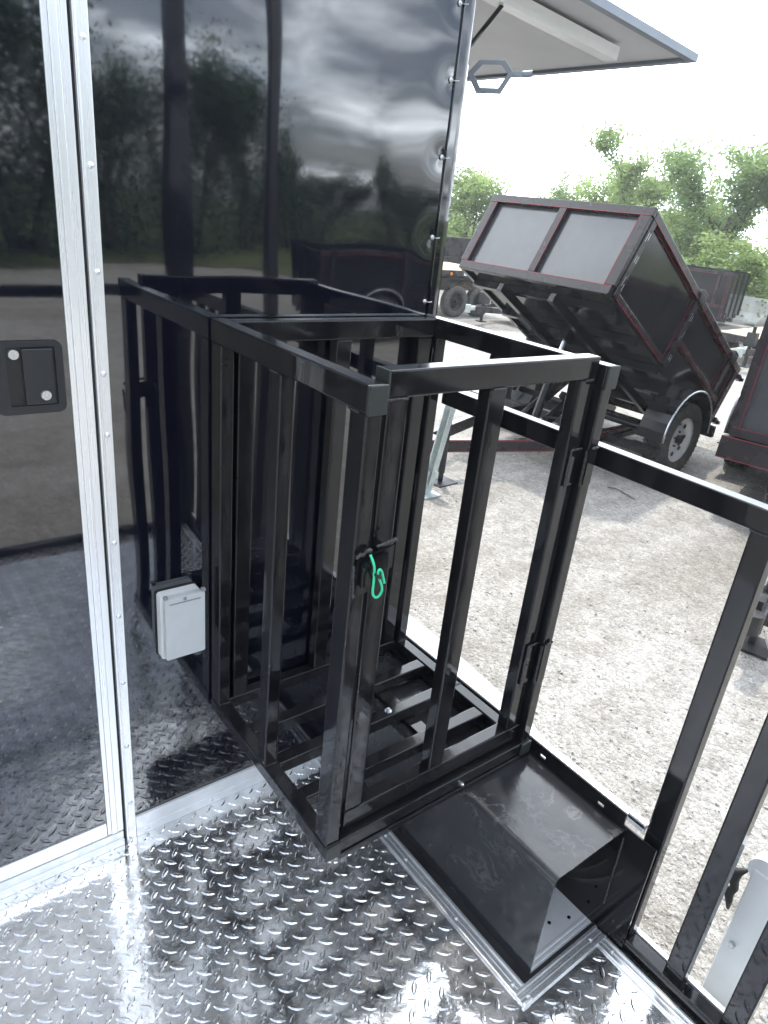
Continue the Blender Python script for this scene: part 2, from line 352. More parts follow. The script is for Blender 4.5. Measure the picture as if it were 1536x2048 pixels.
# ------------------------------------------------------------------ the ground
def ground():
    b = MB(); bm = b.bm
    xs = [-150, -80, -40, -15, -6] + [-6 + i * 0.5 for i in range(1, 53)] + [24, 30, 45, 80, 155]
    ys = [-150, -90, -60, -30, -12, -6] + [-6 + i * 0.5 for i in range(1, 45)] + [20, 30, 45, 80, 150]
    g = [[bm.verts.new((x, y, G + (0.035 * (noise.noise(Vector((x * 0.35, y * 0.35, 3))) ) if abs(x) < 30 and abs(y) < 30 else 0))) for y in ys] for x in xs]
    for i in range(len(xs) - 1):
        for j in range(len(ys) - 1): bm.faces.new((g[i][j], g[i + 1][j], g[i + 1][j + 1], g[i][j + 1]))
    o = b.build('gravel_ground', 'gravel', None, smooth=True, org=(0, 0, 0)); o['kind'] = 'structure'; o['label'] = 'pale crushed gravel yard'
    return o
ground()
def gz(x, y): return G + 0.035 * noise.noise(Vector((x * 0.35, y * 0.35, 3)))
def stones():
    b = MB(); bm = b.bm
    rnd = random.Random(11)
    base = []
    for k in range(6):
        t = bmesh.new(); bmesh.ops.create_icosphere(t, subdivisions=1, radius=1)
        vs_ = [v.co * (0.75 + 0.5 * rnd.random()) for v in t.verts]; fs = [[v.index for v in f.verts] for f in t.faces]; t.free(); base.append((vs_, fs))
    for i in range(9000):
        d = 0.6 + 11 * rnd.random() ** 1.5; a = rnd.uniform(-35, 68)
        x = 0.6 + d * math.cos(R(a)); y = -1.2 + d * math.sin(R(a))
        if x < 0.95: continue
        s = 0.0045 + 0.011 * rnd.random() ** 3.0
        if rnd.random() < 0.006: s *= 2.2
        vs_, fs = base[rnd.randrange(6)]
        m = Matrix.Translation((x, y, gz(x, y) + s * 0.15)) @ Euler((rnd.random() * 6, rnd.random() * 6, rnd.random() * 6)).to_matrix().to_4x4() @ Matrix.Diagonal((s, s * rnd.uniform(0.6, 1), s * rnd.uniform(0.4, 0.8), 1))
        nv = [bm.verts.new(m @ v) for v in vs_]
        for f in fs: bm.faces.new([nv[j] for j in f])
    o = b.build('loose_stones', mat('limestone_chips', (0.36, 0.345, 0.32), 0.9, 0, 0.2, c2=(0.52, 0.51, 0.49), vscale=14, detail=1), None, org=(0, 0, 0))
    o['kind'] = 'stuff'; o['label'] = 'loose limestone chips lying on the yard'
stones()

# ------------------------------------------------------------------ the concession trailer
T = root('concession_trailer', (-0.6, 1.5, G), 'black enclosed concession trailer with aluminium edged door and a diamond plate porch', 'trailer')
RIV_R = [2.208, 2.05, 1.878, 1.685, 1.518, 1.33]
def wall():
    """glossy skin with shallow oil-canning and a dimple round each rivet: real relief"""
    b = MB(); bm = b.bm
    x0, x1, z0, z1 = -0.232, 0.662, 0.004, 2.52
    nx, nzz = 150, 330
    riv = [(0.638, z) for z in RIV_R] + [(0.638, z) for z in (1.1, 0.9)]
    g = []
    for i in range(nx + 1):
        rowv = []
        for j in range(nzz + 1):
            x = x0 + (x1 - x0) * i / nx; z = z0 + (z1 - z0) * j / nzz
            y = 0.0021 * noise.noise(Vector((x * 3.1, z * 1.1, 0.4))) + 0.0006 * noise.noise(Vector((x * 7.0, z * 3.0, 5.1)))
            for rx, rz in riv:
                d2 = (x - rx) ** 2 + (z - rz) ** 2
                if d2 < 0.02: y += 0.0011 * math.exp(-d2 / (2 * 0.028 ** 2)) + 0.0006 * math.exp(-d2 / (2 * 0.009 ** 2))
            d2 = (x + 0.11) ** 2 + (z - 0.69) ** 2
            if d2 < 0.06: y += 0.0016 * math.exp(-d2 / (2 * 0.07 ** 2))
            rowv.append(bm.verts.new((x, y, z)))
        g.append(rowv)
    for i in range(nx):
        for j in range(nzz): bm.faces.new((g[i][j], g[i + 1][j], g[i + 1][j + 1], g[i][j + 1]))
    o = b.build('front_wall', 'wall', T, smooth=True, org=(0, 0, 0))
    # make the normals face the porch
    me = o.data
    if me.polygons[0].normal.y > 0: me.flip_normals()
    return o
FW = wall()
# the rest of the body
b = MB()
b.box((-1.75, 0.012, -0.10), (0.70, 0.10, -0.004))                       # sill beam below the wall
b.box((-1.75, 0.03, 2.505), (0.703, 4.4, 2.56))                          # roof
b.box((-1.75, 4.36, -0.10), (0.70, 4.40, 2.505))
b.box((-1.75, 0.03, -0.10), (-1.71, 4.36, 2.505))
b.box((-1.75, 0.10, -0.16), (0.70, 4.40, -0.10))
b.box((0.672, 0.03, -0.10), (0.702, 4.36, 0.95))                         # side with the serving window opening
b.box((0.672, 0.03, 0.95), (0.702, 0.30, 2.505))
b.box((0.672, 3.1, 0.95), (0.702, 4.36, 2.505))
b.box((0.672, 0.30, 2.3), (0.702, 3.1, 2.505))
b.box((-1.71, 0.06, 0.0), (0.67, 4.36, 0.02))
b.build('body_shell', 'wall', T)
MB().box((-1.75, 0.002, 0.1), (-0.585, 0.03, 2.505)).build('front_wall_panel', 'wall', T)
# corner trim post, black, bulging slightly
b = MB(); pr = []
for k in range(9):
    a = R(90 * k / 8); pr.append((0.668 + 0.034 * math.sin(a), -0.006 + 0.034 * (1 - math.cos(a))))
pr = [(0.648, -0.004), (0.650, -0.006)] + pr + [(0.702, 0.06), (0.648, 0.06)]
b.poly([(x, y, 0.0) for x, y in pr], (0, 0, 2.50)).build('corner_trim', 'wall', T, smooth=False)
for z in RIV_R + [1.1, 0.9]:
    rv = domes('rivet', [(0.638, 0.000, z)], 0.0055, (0, -1, 0), T)[0]
    b = MB(); b.tube([(0.641, -0.003, z), (0.648, -0.006, z - 0.001), (0.657, -0.0075, z + 0.001)], 0.0012, 6); b.build('rivet_glint', 'steel', rv)  # steel sliver shaped as the long highlight right of each rivet
# wheels of the concession trailer and chassis
b = MB()
for y in (0.2, 1.2, 2.2, 3.2, 4.2): b.box((-1.7, y, -0.24), (0.66, y + 0.06, -0.165))
b.box((-1.5, -1.92, -0.30), (-1.42, 4.3, -0.245)); b.box((0.40, -1.92, -0.30), (0.48, 4.3, -0.245)); b.build('chassis', 'black_dull', T)

# door with frame
def aluprofile(name, segs, z0, z1, parent, m='alu'):
    """vertical extrusion; segs: list of x0,x1,y"""
    b = MB()
    for x0, x1, y in segs: b.box((x0, 0.002, z0), (x1, y, z1), 0.0012, 2)
    return b.build(name, m, parent, wn=True)
D = MB().box((-1.33, -0.006, 0.10), (-0.311, 0.012, 2.36)).build('door', 'wall', T)
aluprofile('door_frame', [(-0.311, -0.300, -0.0105), (-0.2998, -0.285, -0.014), (-0.2848, -0.268, -0.0125)], 0.0525, 2.40, D)
b = MB(); b.box((-1.35, 0.001, 0.0525), (-0.3125, -0.0115, 0.099), 0.0015); b.build('door_frame', 'alu_x', D, wn=True)
b = MB(); b.box((-1.35, 0.001, 2.3615), (-0.3125, -0.0115, 2.40), 0.0015); b.build('door_frame', 'alu_x', D, wn=True)
J = aluprofile('door_jamb', [(-0.2605, -0.2545, -0.0155), (-0.2543, -0.2315, -0.0085)], 0.0, 2.46, T)
MB().box((-0.268, 0.001, 0.0), (-0.2607, -0.003, 2.46)).build('door_gasket', 'hose', T)
b = MB(); b.box((-1.40, 0.001, 0.0), (-0.2685, -0.020, 0.022), 0.002); b.box((-1.40, 0.001, 0.0222), (-0.2685, -0.0135, 0.0475), 0.002); b.build('door_threshold', 'floor_alu', T, wn=True)
domes('rivet', [(-0.2435, -0.0085, z) for z in (2.17, 1.972, 1.766, 1.573, 1.366, 1.23, 0.963, 0.76, 0.556, 0.345, 0.138)], 0.0048, (0, -1, 0), J, 'alu')
# handle
HX0, HX1, HZ0, HZ1 = -0.452, -0.322, 1.292, 1.440
def rrect(x0, x1, z0, z1, r, y, n=5):
    pts = []
    for cx_, cz_, a0 in ((x1 - r, z1 - r, 0), (x0 + r, z1 - r, 90), (x0 + r, z0 + r, 180), (x1 - r, z0 + r, 270)):
        for k in range(n + 1):
            a = R(a0 + 90 * k / n); pts.append((cx_ + r * math.cos(a), y, cz_ + r * math.sin(a)))
    return pts
def ring_plate(bm, outer, inner, y0, y1):
    """frame between two outlines with the same point count"""
    def loop(pts, y): return [bm.verts.new((p[0], y, p[2])) for p in pts]
    of, inf, ob, inb = loop(outer, y1), loop(inner, y1), loop(outer, y0), loop(inner, y0); n = len(outer)
    for i in range(n):
        j = (i + 1) % n
        bm.faces.new((of[i], of[j], inf[j], inf[i])); bm.faces.new((of[i], ob[i], ob[j], of[j])); bm.faces.new((inf[i], inf[j], inb[j], inb[i]))
b = MB(); ring_plate(b.bm, rrect(HX0, HX1, HZ0, HZ1, 0.016, 0), rrect(-0.427, -0.337, 1.309, 1.428, 0.004, 0), -0.0055, -0.0105)
HP = b.build('handle_plate', 'handle_black', D)
MB().box((-0.427, -0.0062, 1.309), (-0.337, -0.0068, 1.428)).build('handle_recess', 'hose', D)
MB().box((-0.399, -0.0066, 1.312), (-0.342, -0.0165, 1.425), 0.003, 3).build('handle_paddle', 'handle_black', D, wn=True)
for x, z, y in ((-0.4125, 1.4135, -0.0068), (-0.362, 1.331, -0.0166)):
    b = MB(); b.cyl((x, y, z), (x, y - 0.005, z), 0.0105, 0.0095, 24); b.cyl((x, y - 0.005, z), (x, y - 0.0062, z), 0.0035, 0.003, 12); b.build('lock_cylinder', 'steel', D)
# base trim of the wall
b = MB(); b.box((-0.2312, 0.0, 0.0), (0.40, -0.0105, 0.073), 0.002); b.box((-0.2312, 0.0, 0.0002), (0.40, -0.0115, 0.030), 0.001); BT = b.build('base_trim', 'floor_alu', T, wn=True)
domes('rivet', [(-0.2, -0.0115, 0.016), (0.0, -0.0115, 0.016), (0.2, -0.0115, 0.016), (0.36, -0.0115, 0.016)], 0.0045, (0, -1, 0), BT, 'alu')
# outlet box
b = MB(); b.poly(rrect(-0.146, -0.040, 0.607, 0.798, 0.008, 0.0), (0, -0.028, 0)); OB = b.build('outlet_box', 'white', T)
b = MB(); b.poly(rrect(-0.140, -0.034, 0.612, 0.795, 0.005, -0.034), (0, -0.012, 0)); LD = b.build('outlet_lid', 'grey_plastic', OB)
b = MB(); b.box((-0.142, -0.0365, 0.7955), (-0.132, -0.048, 0.803), 0.001); b.box((-0.042, -0.0365, 0.7955), (-0.032, -0.048, 0.803), 0.001); b.box((-0.128, -0.0463, 0.777), (-0.046, -0.0473, 0.780)); b.box((-0.092, -0.0463, 0.783), (-0.084, -0.0485, 0.792), 0.001); b.build('lid_hinge', 'lid_seam', OB)
MB().poly(rrect(-0.149, -0.037, 0.604, 0.801, 0.008, 0.0015), (0, -0.004, 0)).build('gasket', 'hose', OB)

# diamond plate deck
def deck():
    b = MB(); bm = b.bm
    # sheet, holes left for the wheel box
    X0, X1, Y0 = -1.75, 0.6995, -1.95
    rects = [(X0, 0.436, Y0, -0.001), (0.436, X1, Y0, -0.943)]
    for x0, x1, y0, y1 in rects:
        n1, n2 = 1, 1
        v = [bm.verts.new(p) for p in ((x0, y0, 0), (x1, y0, 0), (x1, y1, 0), (x0, y1, 0))]; bm.faces.new(v)
        w = [bm.verts.new(p) for p in ((x0, y0, -0.05), (x1, y0, -0.05), (x1, y1, -0.05), (x0, y1, -0.05))]; bm.faces.new(w[::-1])
        for i in range(4): bm.faces.new((v[i], w[i], w[(i + 1) % 4], v[(i + 1) % 4]))
    def lug(cx_, cy_, ang):
        s_, h = 0.0195, 0.0026; ca, sa = math.cos(ang), math.sin(ang)
        def ring(L_, W_, z, n=4):
            pts = []
            for k in range(n + 1):
                t = -1 + 2 * k / n; pts.append((t * L_, W_ * (1 - t * t) ** 0.8))
            for k in range(1, n):
                t = 1 - 2 * k / n; pts.append((t * L_, -W_ * (1 - t * t) ** 0.8))
            return [bm.verts.new((cx_ + x * ca - y * sa, cy_ + x * sa + y * ca, z)) for x, y in pts]
        a = ring(s_, 0.0068, 0.0002); c = ring(s_ * 0.86, 0.0030, h); n = len(a)
        for i in range(n):
            j = (i + 1) % n; bm.faces.new((a[i], a[j], c[j], c[i]))
        bm.faces.new(c)
    P = 0.0483; ax, ay = 0.1535, -0.2405
    for i in range(-42, 14):
        for j in range(-38, 8):
            for k, (ox, oy, an) in enumerate(((0, 0, -41), (-0.0241, -0.0241, 46))):
                x = ax + i * P + ox; y = ay + j * P + oy
                if not (X0 + 0.02 < x < 0.655 and Y0 + 0.02 < y < -0.018): continue
                if x > 0.355 and y > -1.0: continue
                lug(x, y, R(an + random.uniform(-1.5, 1.5)))
    bmesh.ops.recalc_face_normals(bm, faces=bm.faces)
    return b.build('porch_deck', 'deck', T, org=(0, 0, 0))
deck()
b = MB(); b.box((-1.75, -1.953, -0.16), (0.70, -1.90, -0.052)); b.box((0.64, -1.90, -0.16), (0.70, -0.01, -0.052)); b.box((-1.75, -1.90, -0.16), (-1.70, -0.01, -0.052))
for y in (-1.5, -1.1, -0.7, -0.3): b.box((-1.70, y, -0.15), (0.64, y + 0.05, -0.055))
b.build('deck_frame', 'black_dull', T)
# ribbed aluminium trims around the wheel box and deck edge
def ribtrim(name, x0, x1, y0, y1, along, parent, z=0.0045):
    b = MB(); n = 4
    if along == 'y':
        w = (x1 - x0)
        for k, (f0, f1, dz) in enumerate(((0, 0.22, 0.004), (0.22, 0.42, 0.0), (0.42, 0.60, 0.0025), (0.60, 0.80, 0.0), (0.80, 1.0, 0.0045))):
            b.box((x0 + w * f0, y0, 0.0006), (x0 + w * f1 - 0.0003, y1, z + dz), 0.0008)
    else:
        w = (y1 - y0)
        for k, (f0, f1, dz) in enumerate(((0, 0.22, 0.004), (0.22, 0.42, 0.0), (0.42, 0.60, 0.0025), (0.60, 0.80, 0.0), (0.80, 1.0, 0.0045))):
            b.box((x0, y0 + w * f0, 0.0006), (x1, y0 + w * f1 - 0.0003, z + dz), 0.0008)
    return b.build(name, 'alu' if along == 'z' else 'alu_x', parent, wn=True)
t1 = ribtrim('box_trim', 0.3735, 0.4125, -0.9467, -0.012, 'y', T)
t2 = ribtrim('box_trim', 0.3735, 0.7000, -0.9855, -0.9470, 'x', T, 0.0055)
t3 = ribtrim('deck_edge_trim', 0.662, 0.6995, -1.95, -0.9860, 'y', T, 0.004)
domes('rivet', [(0.388, y, 0.0065) for y in (-0.93, -0.72, -0.50, -0.40, -0.2)], 0.0042, (0, 0, 1), t1, 'alu')
domes('rivet', [(0.40, -0.972, 0.0075), (0.655, -0.966, 0.0075)], 0.0042, (0, 0, 1), t2, 'alu')
domes('rivet', [(0.679, y, 0.006) for y in (-1.02, -1.3, -1.6)], 0.0042, (0, 0, 1), t3, 'alu')
# raised mitre where the two trims meet
MB().box((0.3735, -0.9855, 0.011), (0.401, -0.978, 0.0135), 0.001).build('trim_corner', 'alu', T)

# wheel box (scuffed black steel, open at the near end)
XB, XF, HB, YE = 0.434, 0.7035, 0.357, -0.9406
b = MB(); r_ = 0.018; pts = []
for k in range(7):
    a = R(90 * k / 6); pts.append((XB + r_ - r_ * math.cos(a), HB - r_ + r_ * math.sin(a)))
outl = [(XB, 0.004)] + pts + [(XF, HB)]
inn = [(XF, HB - 0.005)] + [(XB + r_ - (r_ - 0.005) * math.cos(R(90 * k / 6)), HB - r_ + (r_ - 0.005) * math.sin(R(90 * k / 6))) for k in range(6, -1, -1)] + [(XB + 0.005, 0.004)]
b.poly([(x, YE, z) for x, z in outl + inn], (0, 0.93, 0)); WB = b.build('wheel_box', 'scuffed', T)
b = MB(); b.box((0.4128, -0.9465, 0.002), (XB + 0.004, -0.012, 0.0075)); b.box((0.4128, -0.9465, 0.002), (XF, -0.938, 0.0085)); b.build('wheel_box_flange', 'black_dull', WB)
b = MB(); b.box((XB + 0.005, -0.937, -0.052), (XF, -0.02, 0.0012)); b.build('wheel_box_floor', 'floor_alu', WB)
b = MB()
for k in range(2): b.box((XB + 0.008, -0.93 + k * 0.012, 0.0014), (XF - 0.001, -0.923 + k * 0.012, 0.004), 0.001)
pp = [(0.48 + 0.20 * math.sin(R(a)) * 0.9, -0.88 + 0.12 * (1 - math.cos(R(a))), 0.004) for a in range(0, 91, 10)]
b.tube(pp, 0.006, 8); b.tube([p_ + Vector((0.012, 0.05, 0)) for p_ in map(Vector, pp)], 0.004, 8); b.build('floor_rib', 'floor_alu', WB)
domes('rivet', [(0.60, -0.87, 0.002), (0.66, -0.89, 0.002), (0.64, -0.80, 0.002)], 0.004, (0, 0, 1), WB, 'black')
# side plate with slotted holes
zt = 0.405
b = MB(); S0, S1 = 0.7035, 0.7085
b.box((S0, -1.03, -0.05), (S1, -0.002, 0.372)); b.box((S0, -0.935, 0.381), (S1, -0.002, zt + 0.002))
ys = [-0.935, -0.872, -0.852, -0.672, -0.652, -0.002]
for i in range(0, 6, 2): b.box((S0, ys[i], 0.372), (S1, ys[i + 1], 0.381))
b.build('side_plate', 'black', T)
b = MB().bead((XF - 0.002, -0.946, 0.335), (XF - 0.002, -0.950, 0.10), 0.0032, 0.9); b.build('weld_bead', 'weld', WB, smooth=True)
b = MB().box((0.7088, -0.985, 0.385), (0.716, -0.935, 0.415), 0.001); b.box((0.7088, -0.985, 0.398), (0.73, -0.002, 0.408), 0.001); b.build('plate_cap', 'alu', T)
# outer aluminium fender of the concession trailer
prof = [(0.9, -0.2), (0.75, 0.30), (0.6, 0.375), (0.0, 0.372), (-0.15, 0.365), (-0.37, 0.345), (-0.53, 0.318), (-0.63, 0.29), (-0.80, 0.0), (-0.84, -0.18), (-0.78, -0.18), (-0.60, 0.24), (-0.35, 0.30), (0.0, 0.32), (0.55, 0.33), (0.83, -0.2)]
b = MB(); b.poly([(0.709, y, z) for y, z in prof], (0.131, 0, 0)); b.build('fender', 'white_paint', T)
def wheel(parent, c, r=0.37, w=0.22, side=-1, seg=48, tread=True, rimm='rim', rimr=0.21):
    """tyre + rim; axis along y; side = sign of the outer face"""
    cx_, cy_, cz_ = c
    b = MB(); hw = w / 2
    prof = [(-hw * 0.75, rimr), (-hw * 0.95, rimr + 0.03), (-hw, r * 0.80), (-hw * 0.93, r * 0.95), (-hw * 0.78, r * 0.995), (-hw * 0.40, r), (0, r * 1.003), (hw * 0.40, r), (hw * 0.78, r * 0.995), (hw * 0.93, r * 0.95), (hw, r * 0.80), (hw * 0.95, rimr + 0.03), (hw * 0.75, rimr)]
    b.lathe(prof, c, 'y', seg); ty = b
    t = ty.build('tyre', 'rubber', parent, smooth=True, org=c)
    if tread:
        b = MB(); n = 44
        for k in range(n):
            for q, off in enumerate((-0.72, -0.36, 0.0, 0.36, 0.72)):
                a = 2 * math.pi * (k + (0.5 if q % 2 else 0)) / n
                p = Vector((cx_ + (r + 0.002) * math.cos(a), cy_ + hw * off, cz_ + (r + 0.002) * math.sin(a)))
                rm = Matrix.Rotation(-a, 3, 'Y')
                b.box(p - Vector((0.006, hw * 0.15, r * 0.045)), p + Vector((0.006, hw * 0.15, r * 0.045)), 0, 2, rm @ Matrix.Rotation(R(18 if q % 2 else -18), 3, 'X'), p)
        b.build('tread', 'rubber', t)
    b = MB(); s = side; f = hw * 0.72 * s
    b.lathe([(-f, rimr), (-f * 0.9, rimr * 0.9), (f * 0.7, rimr * 0.88), (f, rimr * 1.04), (f * 1.06, rimr * 1.0), (f * 0.9, rimr * 0.86), (f * 0.45, rimr * 0.80), (f * 0.42, rimr * 0.62), (f * 0.62, rimr * 0.5), (f * 0.6, rimr * 0.30), (f * 0.60, 0.0001)], c, 'y', 40)
    rimo = b.build('rim', rimm, t, smooth=True, org=c)
    b = MB()
    for k in range(5):
        a = 2 * math.pi * k / 5 + 0.3; p = Vector((cx_ + rimr * 0.34 * math.cos(a), cy_ + f * 0.6, cz_ + rimr * 0.34 * math.sin(a))); b.cyl(p, p + Vector((0, s * 0.018, 0)), 0.010, seg=6)
    b.cyl((cx_, cy_ + f * 0.5, cz_), (cx_, cy_ + f * 0.6 + s * 0.05, cz_), rimr * 0.20, rimr * 0.16, 20)
    for k in range(8):
        a = 2 * math.pi * k / 8; p = Vector((cx_ + rimr * 0.71 * math.cos(a), cy_ + f * 0.47, cz_ + rimr * 0.71 * math.sin(a))); b.cyl(p, p + Vector((0, s * 0.006, 0)), rimr * 0.10, seg=14)
    b.build('hub', 'black_dull', t)
    return t
wheel(T, (0.80 - 0.02, 0.25, G + 0.36), 0.36, 0.2, 1, tread=False)

# railings of the porch
def railing_side():
    X0, X1 = 0.722, 0.760
    bar('side_rail', (X0, -1.95, 1.228), (X1, -0.03, 1.279), T)
    bar('side_rail_base', (X0 - 0.012, -1.95, 0.003), (X1 - 0.008, -0.966, 0.041), T, 'black')
    MB().box((X1 - 0.0075, -1.95, -0.08), (X1 + 0.006, -0.9, 0.046), 0.001).build('edge_angle', 'alu', T)
    MB().box((X0 - 0.0135, -1.95, -0.15), (X1 + 0.004, -0.9, -0.085), 0.001).build('edge_beam', 'black_dull', T)
    b = MB(); b.box((X0 - 0.0128, -1.95, 0.0415), (X1 - 0.0195, -1.05, 0.0445), 0.0008); b.build('rail_cap', 'black', T)
    for y in (-1.034, -1.185, -1.336, -1.487, -1.638, -1.789):
        bar('baluster', (X0 + 0.001, y, 0.042), (X1 - 0.001, y + 0.050, 1.2275), T)
    b = MB()
    for y in (-1.034, -1.185): b.bead((X0, y + 0.001, 1.2270), (X0, y + 0.049, 1.2270), 0.0028, 0.7); b.bead((X0 + 0.0005, y, 1.2265), (X0 + 0.038, y, 1.2265), 0.0026)
    b.build('weld_bead', 'weld', T, smooth=True)
    # front run, seen mirrored in the wall
    bar('front_rail', (-0.55, -1.945, 1.228), (0.7215, -1.907, 1.279), T)
    bar('front_rail_base', (-0.55, -1.945, 0.003), (0.7095, -1.907, 0.041), T)
    for x in (0.185, 0.43, 0.66): bar('baluster', (x, -1.944, 0.0415), (x + 0.038, -1.908, 1.2275), T)
    bar('corner_post', (0.700, -2.004, -0.15), (0.775, -1.951, 2.62), T)
railing_side()

# folded aluminium jack post outside the railing
b = MB(); b.box((0.885, -1.300, G + 0.02), (0.93, -1.190, 0.36), 0.006, 3)
JP = b.build('jack_post', 'white_paint', T, wn=True)
b = MB(); b.cyl((0.888, -1.215, 0.36), (0.927, -1.215, 0.36), 0.04, seg=24); b.build('post_head', 'white_paint', JP)
b = MB(); pp = [(0.893, -1.178, 0.335), (0.892, -1.163, 0.315), (0.892, -1.158, 0.285), (0.892, -1.168, 0.262), (0.892, -1.160, 0.240), (0.892, -1.168, 0.215), (0.893, -1.172, 0.19)]
b.tube(pp, [0.004, 0.011, 0.014, 0.010, 0.013, 0.009, 0.004], 10); b.build('rubber_catch', 'hose', JP, smooth=True)
b = MB(); b.cyl((0.885, -1.215, 0.11), (0.872, -1.215, 0.11), 0.009, seg=6); b.build('bolt', 'steel', JP)
MB().box((0.83, -1.40, G + 0.0), (0.98, -1.18, G + 0.018), 0.004).build('foot_plate', 'galv', JP)

# awning over the serving window with light fixture
def awning():
    H0, H1 = (0.704, 2.452), (2.0, 2.352)
    y0, y1 = 0.215, 3.1
    d = Vector((H1[0] - H0[0], 0, H1[1] - H0[1])).normalized(); n = Vector((-d.z, 0, d.x))
    def pt(t, y, k=0): v = Vector((H0[0], y, H0[1])) + d * t + n * k; return v
    Lg = math.hypot(H1[0] - H0[0], H1[1] - H0[1])
    b = MB(); b.poly([pt(0, y0 + 0.03), pt(Lg - 0.03, y0 + 0.03), pt(Lg - 0.03, y1), pt(0, y1)], n * 0.012)
    A = b.build('awning', 'awning_under', T)
    b = MB()
    b.poly([pt(0, y0, -0.012), pt(Lg, y0, -0.012), pt(Lg, y0 + 0.0295, -0.012), pt(0, y0 + 0.0295, -0.012)], n * 0.026)
    b.poly([pt(Lg - 0.0295, y0 + 0.03, -0.012), pt(Lg, y0 + 0.03, -0.012), pt(Lg, y1, -0.012), pt(Lg - 0.0295, y1, -0.012)], n * 0.026)
    b.build('awning_frame', 'awning_grey', A)
    # batten light under the awning
    b = MB(); b.poly([pt(0.3, 0.44, -0.0135), pt(1.00, 0.44, -0.0135), pt(1.00, 0.56, -0.0135), pt(0.3, 0.56, -0.0135)], n * -0.03); BL = b.build('batten_light', 'awning_under', A)
    b = MB(); b.poly([pt(0.31, 0.385, -0.014), pt(1.06, 0.385, -0.014), pt(1.06, 0.438, -0.014), pt(0.31, 0.438, -0.014)], n * -0.042); b.build('light_tube', 'lamp_lens', BL)
    b = MB(); b.cyl((0.73, 0.30, 1.95), (1.20, 0.42, 2.39), 0.007, seg=10); b.build('gas_strut', 'black', T)
    b = MB(); b.cyl((0.72, 0.30, 1.94), (0.93, 0.355, 2.137), 0.011, seg=10); b.build('strut_sleeve', 'black', T)
    return A
awning()
# open hexagonal ring on the awning side of the trailer
def hex_ring():
    c = Vector((0.905, 0.140, 2.112)); C = cam.location if False else Vector((-0.68573, -1.52141, 1.75508))
    f = (C - c).normalized(); f = Vector((f.x, f.y, -0.25)).normalized()
    sx = Vector((0, 0, 1)).cross(f).normalized(); up = f.cross(sx)
    def P(u, v, w=0): return c + sx * u + up * v + f * w
    b = MB(); outer = [(-0.075, 0.0), (-0.042, 0.038), (0.036, 0.044), (0.068, 0.012), (0.036, -0.046), (-0.040, -0.050)]
    outer = [(x * 0.9, y * 0.9) for x, y in outer]; inner = [(x * 0.74, y * 0.72) for x, y in outer]
    bm = b.bm; lp = lambda pts, w: [bm.verts.new(P(u, v, w)) for u, v in pts]
    a0, a1, i0, i1 = lp(outer, -0.012), lp(outer, 0.012), lp(inner, -0.012), lp(inner, 0.012)
    for k in range(6):
        j = (k + 1) % 6
        bm.faces.new((a1[k], a1[j], i1[j], i1[k])); bm.faces.new((a0[k], i0[k], i0[j], a0[j])); bm.faces.new((a0[k], a0[j], a1[j], a1[k])); bm.faces.new((i0[k], i1[k], i1[j], i0[j]))
    F = b.build('hexagonal_ring_bracket', 'awning_grey', T)
    b = MB(); b.beam(P(0.058, 0.008), P(0.088, 0.010), 0.014, 0.014, 0.003); b.cyl(P(0.086, 0.010), P(0.112, 0.014), 0.009, seg=12); b.build('bracket_arm', 'awning_grey', F)
hex_ring()

# ------------------------------------------------------------------ the cage
CW, CD, ZT, ZB, TW, TH = 0.688, 0.623, 1.480, 0.375, 0.038, 0.051
CG = root('steel_cage', (0.344, -0.31, ZB), 'black welded square tube cage with a gate and slatted floor, fixed against the wall', 'cage')
e1 = 0.0016
def side(x0, x1, mids, front=True):
    bar('top_rail', (x0, -CD + 0.004, ZT - TH), (x1, -0.004, ZT), CG)
    bar('bottom_rail', (x0, -CD + 0.004, ZB), (x1, -0.004, ZB + TW), CG)
    for y in [(-0.056, -0.006), (-CD + 0.005, -CD + 0.055)] + mids:
        bar('post', (x0 + e1, y[0], ZB + TW + 0.0002), (x1 - e1, y[1], ZT - TH - 0.0002), CG)
    for z0, z1 in ((ZT - TH, ZT), (ZB, ZB + TW)):
        bar('end_cap', (x0 - 0.0008, -CD - 0.003, z0 - 0.0008), (x1 + 0.0008, -CD + 0.0035, z1 + 0.0008), CG, 'cap', 0.003)
side(0, TW, [(-0.328, -0.287)])
side(CW - TW, CW, [(-0.300, -0.262)])
# back frame
bar('back_rail', (TW + 0.0005, -0.045, ZT - TH), (CW - TW - 0.0005, -0.008, ZT - 0.001), CG)
bar('back_rail', (TW + 0.0005, -0.045, ZB + 0.001), (CW - TW - 0.0005, -0.008, ZB + TW), CG)
for x in (0.052, 0.325, 0.598): bar('back_bar', (x, -0.044, ZB + TW + 0.0002), (x + 0.046, -0.009, ZT - TH - 0.0002), CG)
# front bottom rail and floor slats
bar('bottom_rail', (TW + 0.0005, -CD + 0.004, ZB + 0.001), (CW - TW - 0.0005, -CD + 0.044, ZB + TW - 0.001), CG)
bar('ledge', (TW + 0.0005, -CD - 0.0005, ZB - 0.018), (CW + 0.006, -CD + 0.03, ZB - 0.0008), CG, 'black', 0.002)
for y in (-0.202, -0.338, -0.470): bar('floor_slat', (TW + 0.0005, y, ZB + 0.0005), (CW - TW - 0.0005, y + 0.040, ZB + TW - 0.0015), CG)
b = MB(); c = Vector((0.41, -0.317, ZB + TW - 0.001)); b.cyl(c, c + Vector((0, 0, 0.005)), 0.0075, seg=6); b.cyl(c + Vector((0, 0, 0.005)), c + Vector((0, 0, 0.010)), 0.004, seg=10); b.cyl(c, c + Vector((0, 0, 0.0012)), 0.0105, seg=20); b.build('bolt', 'steel', CG)
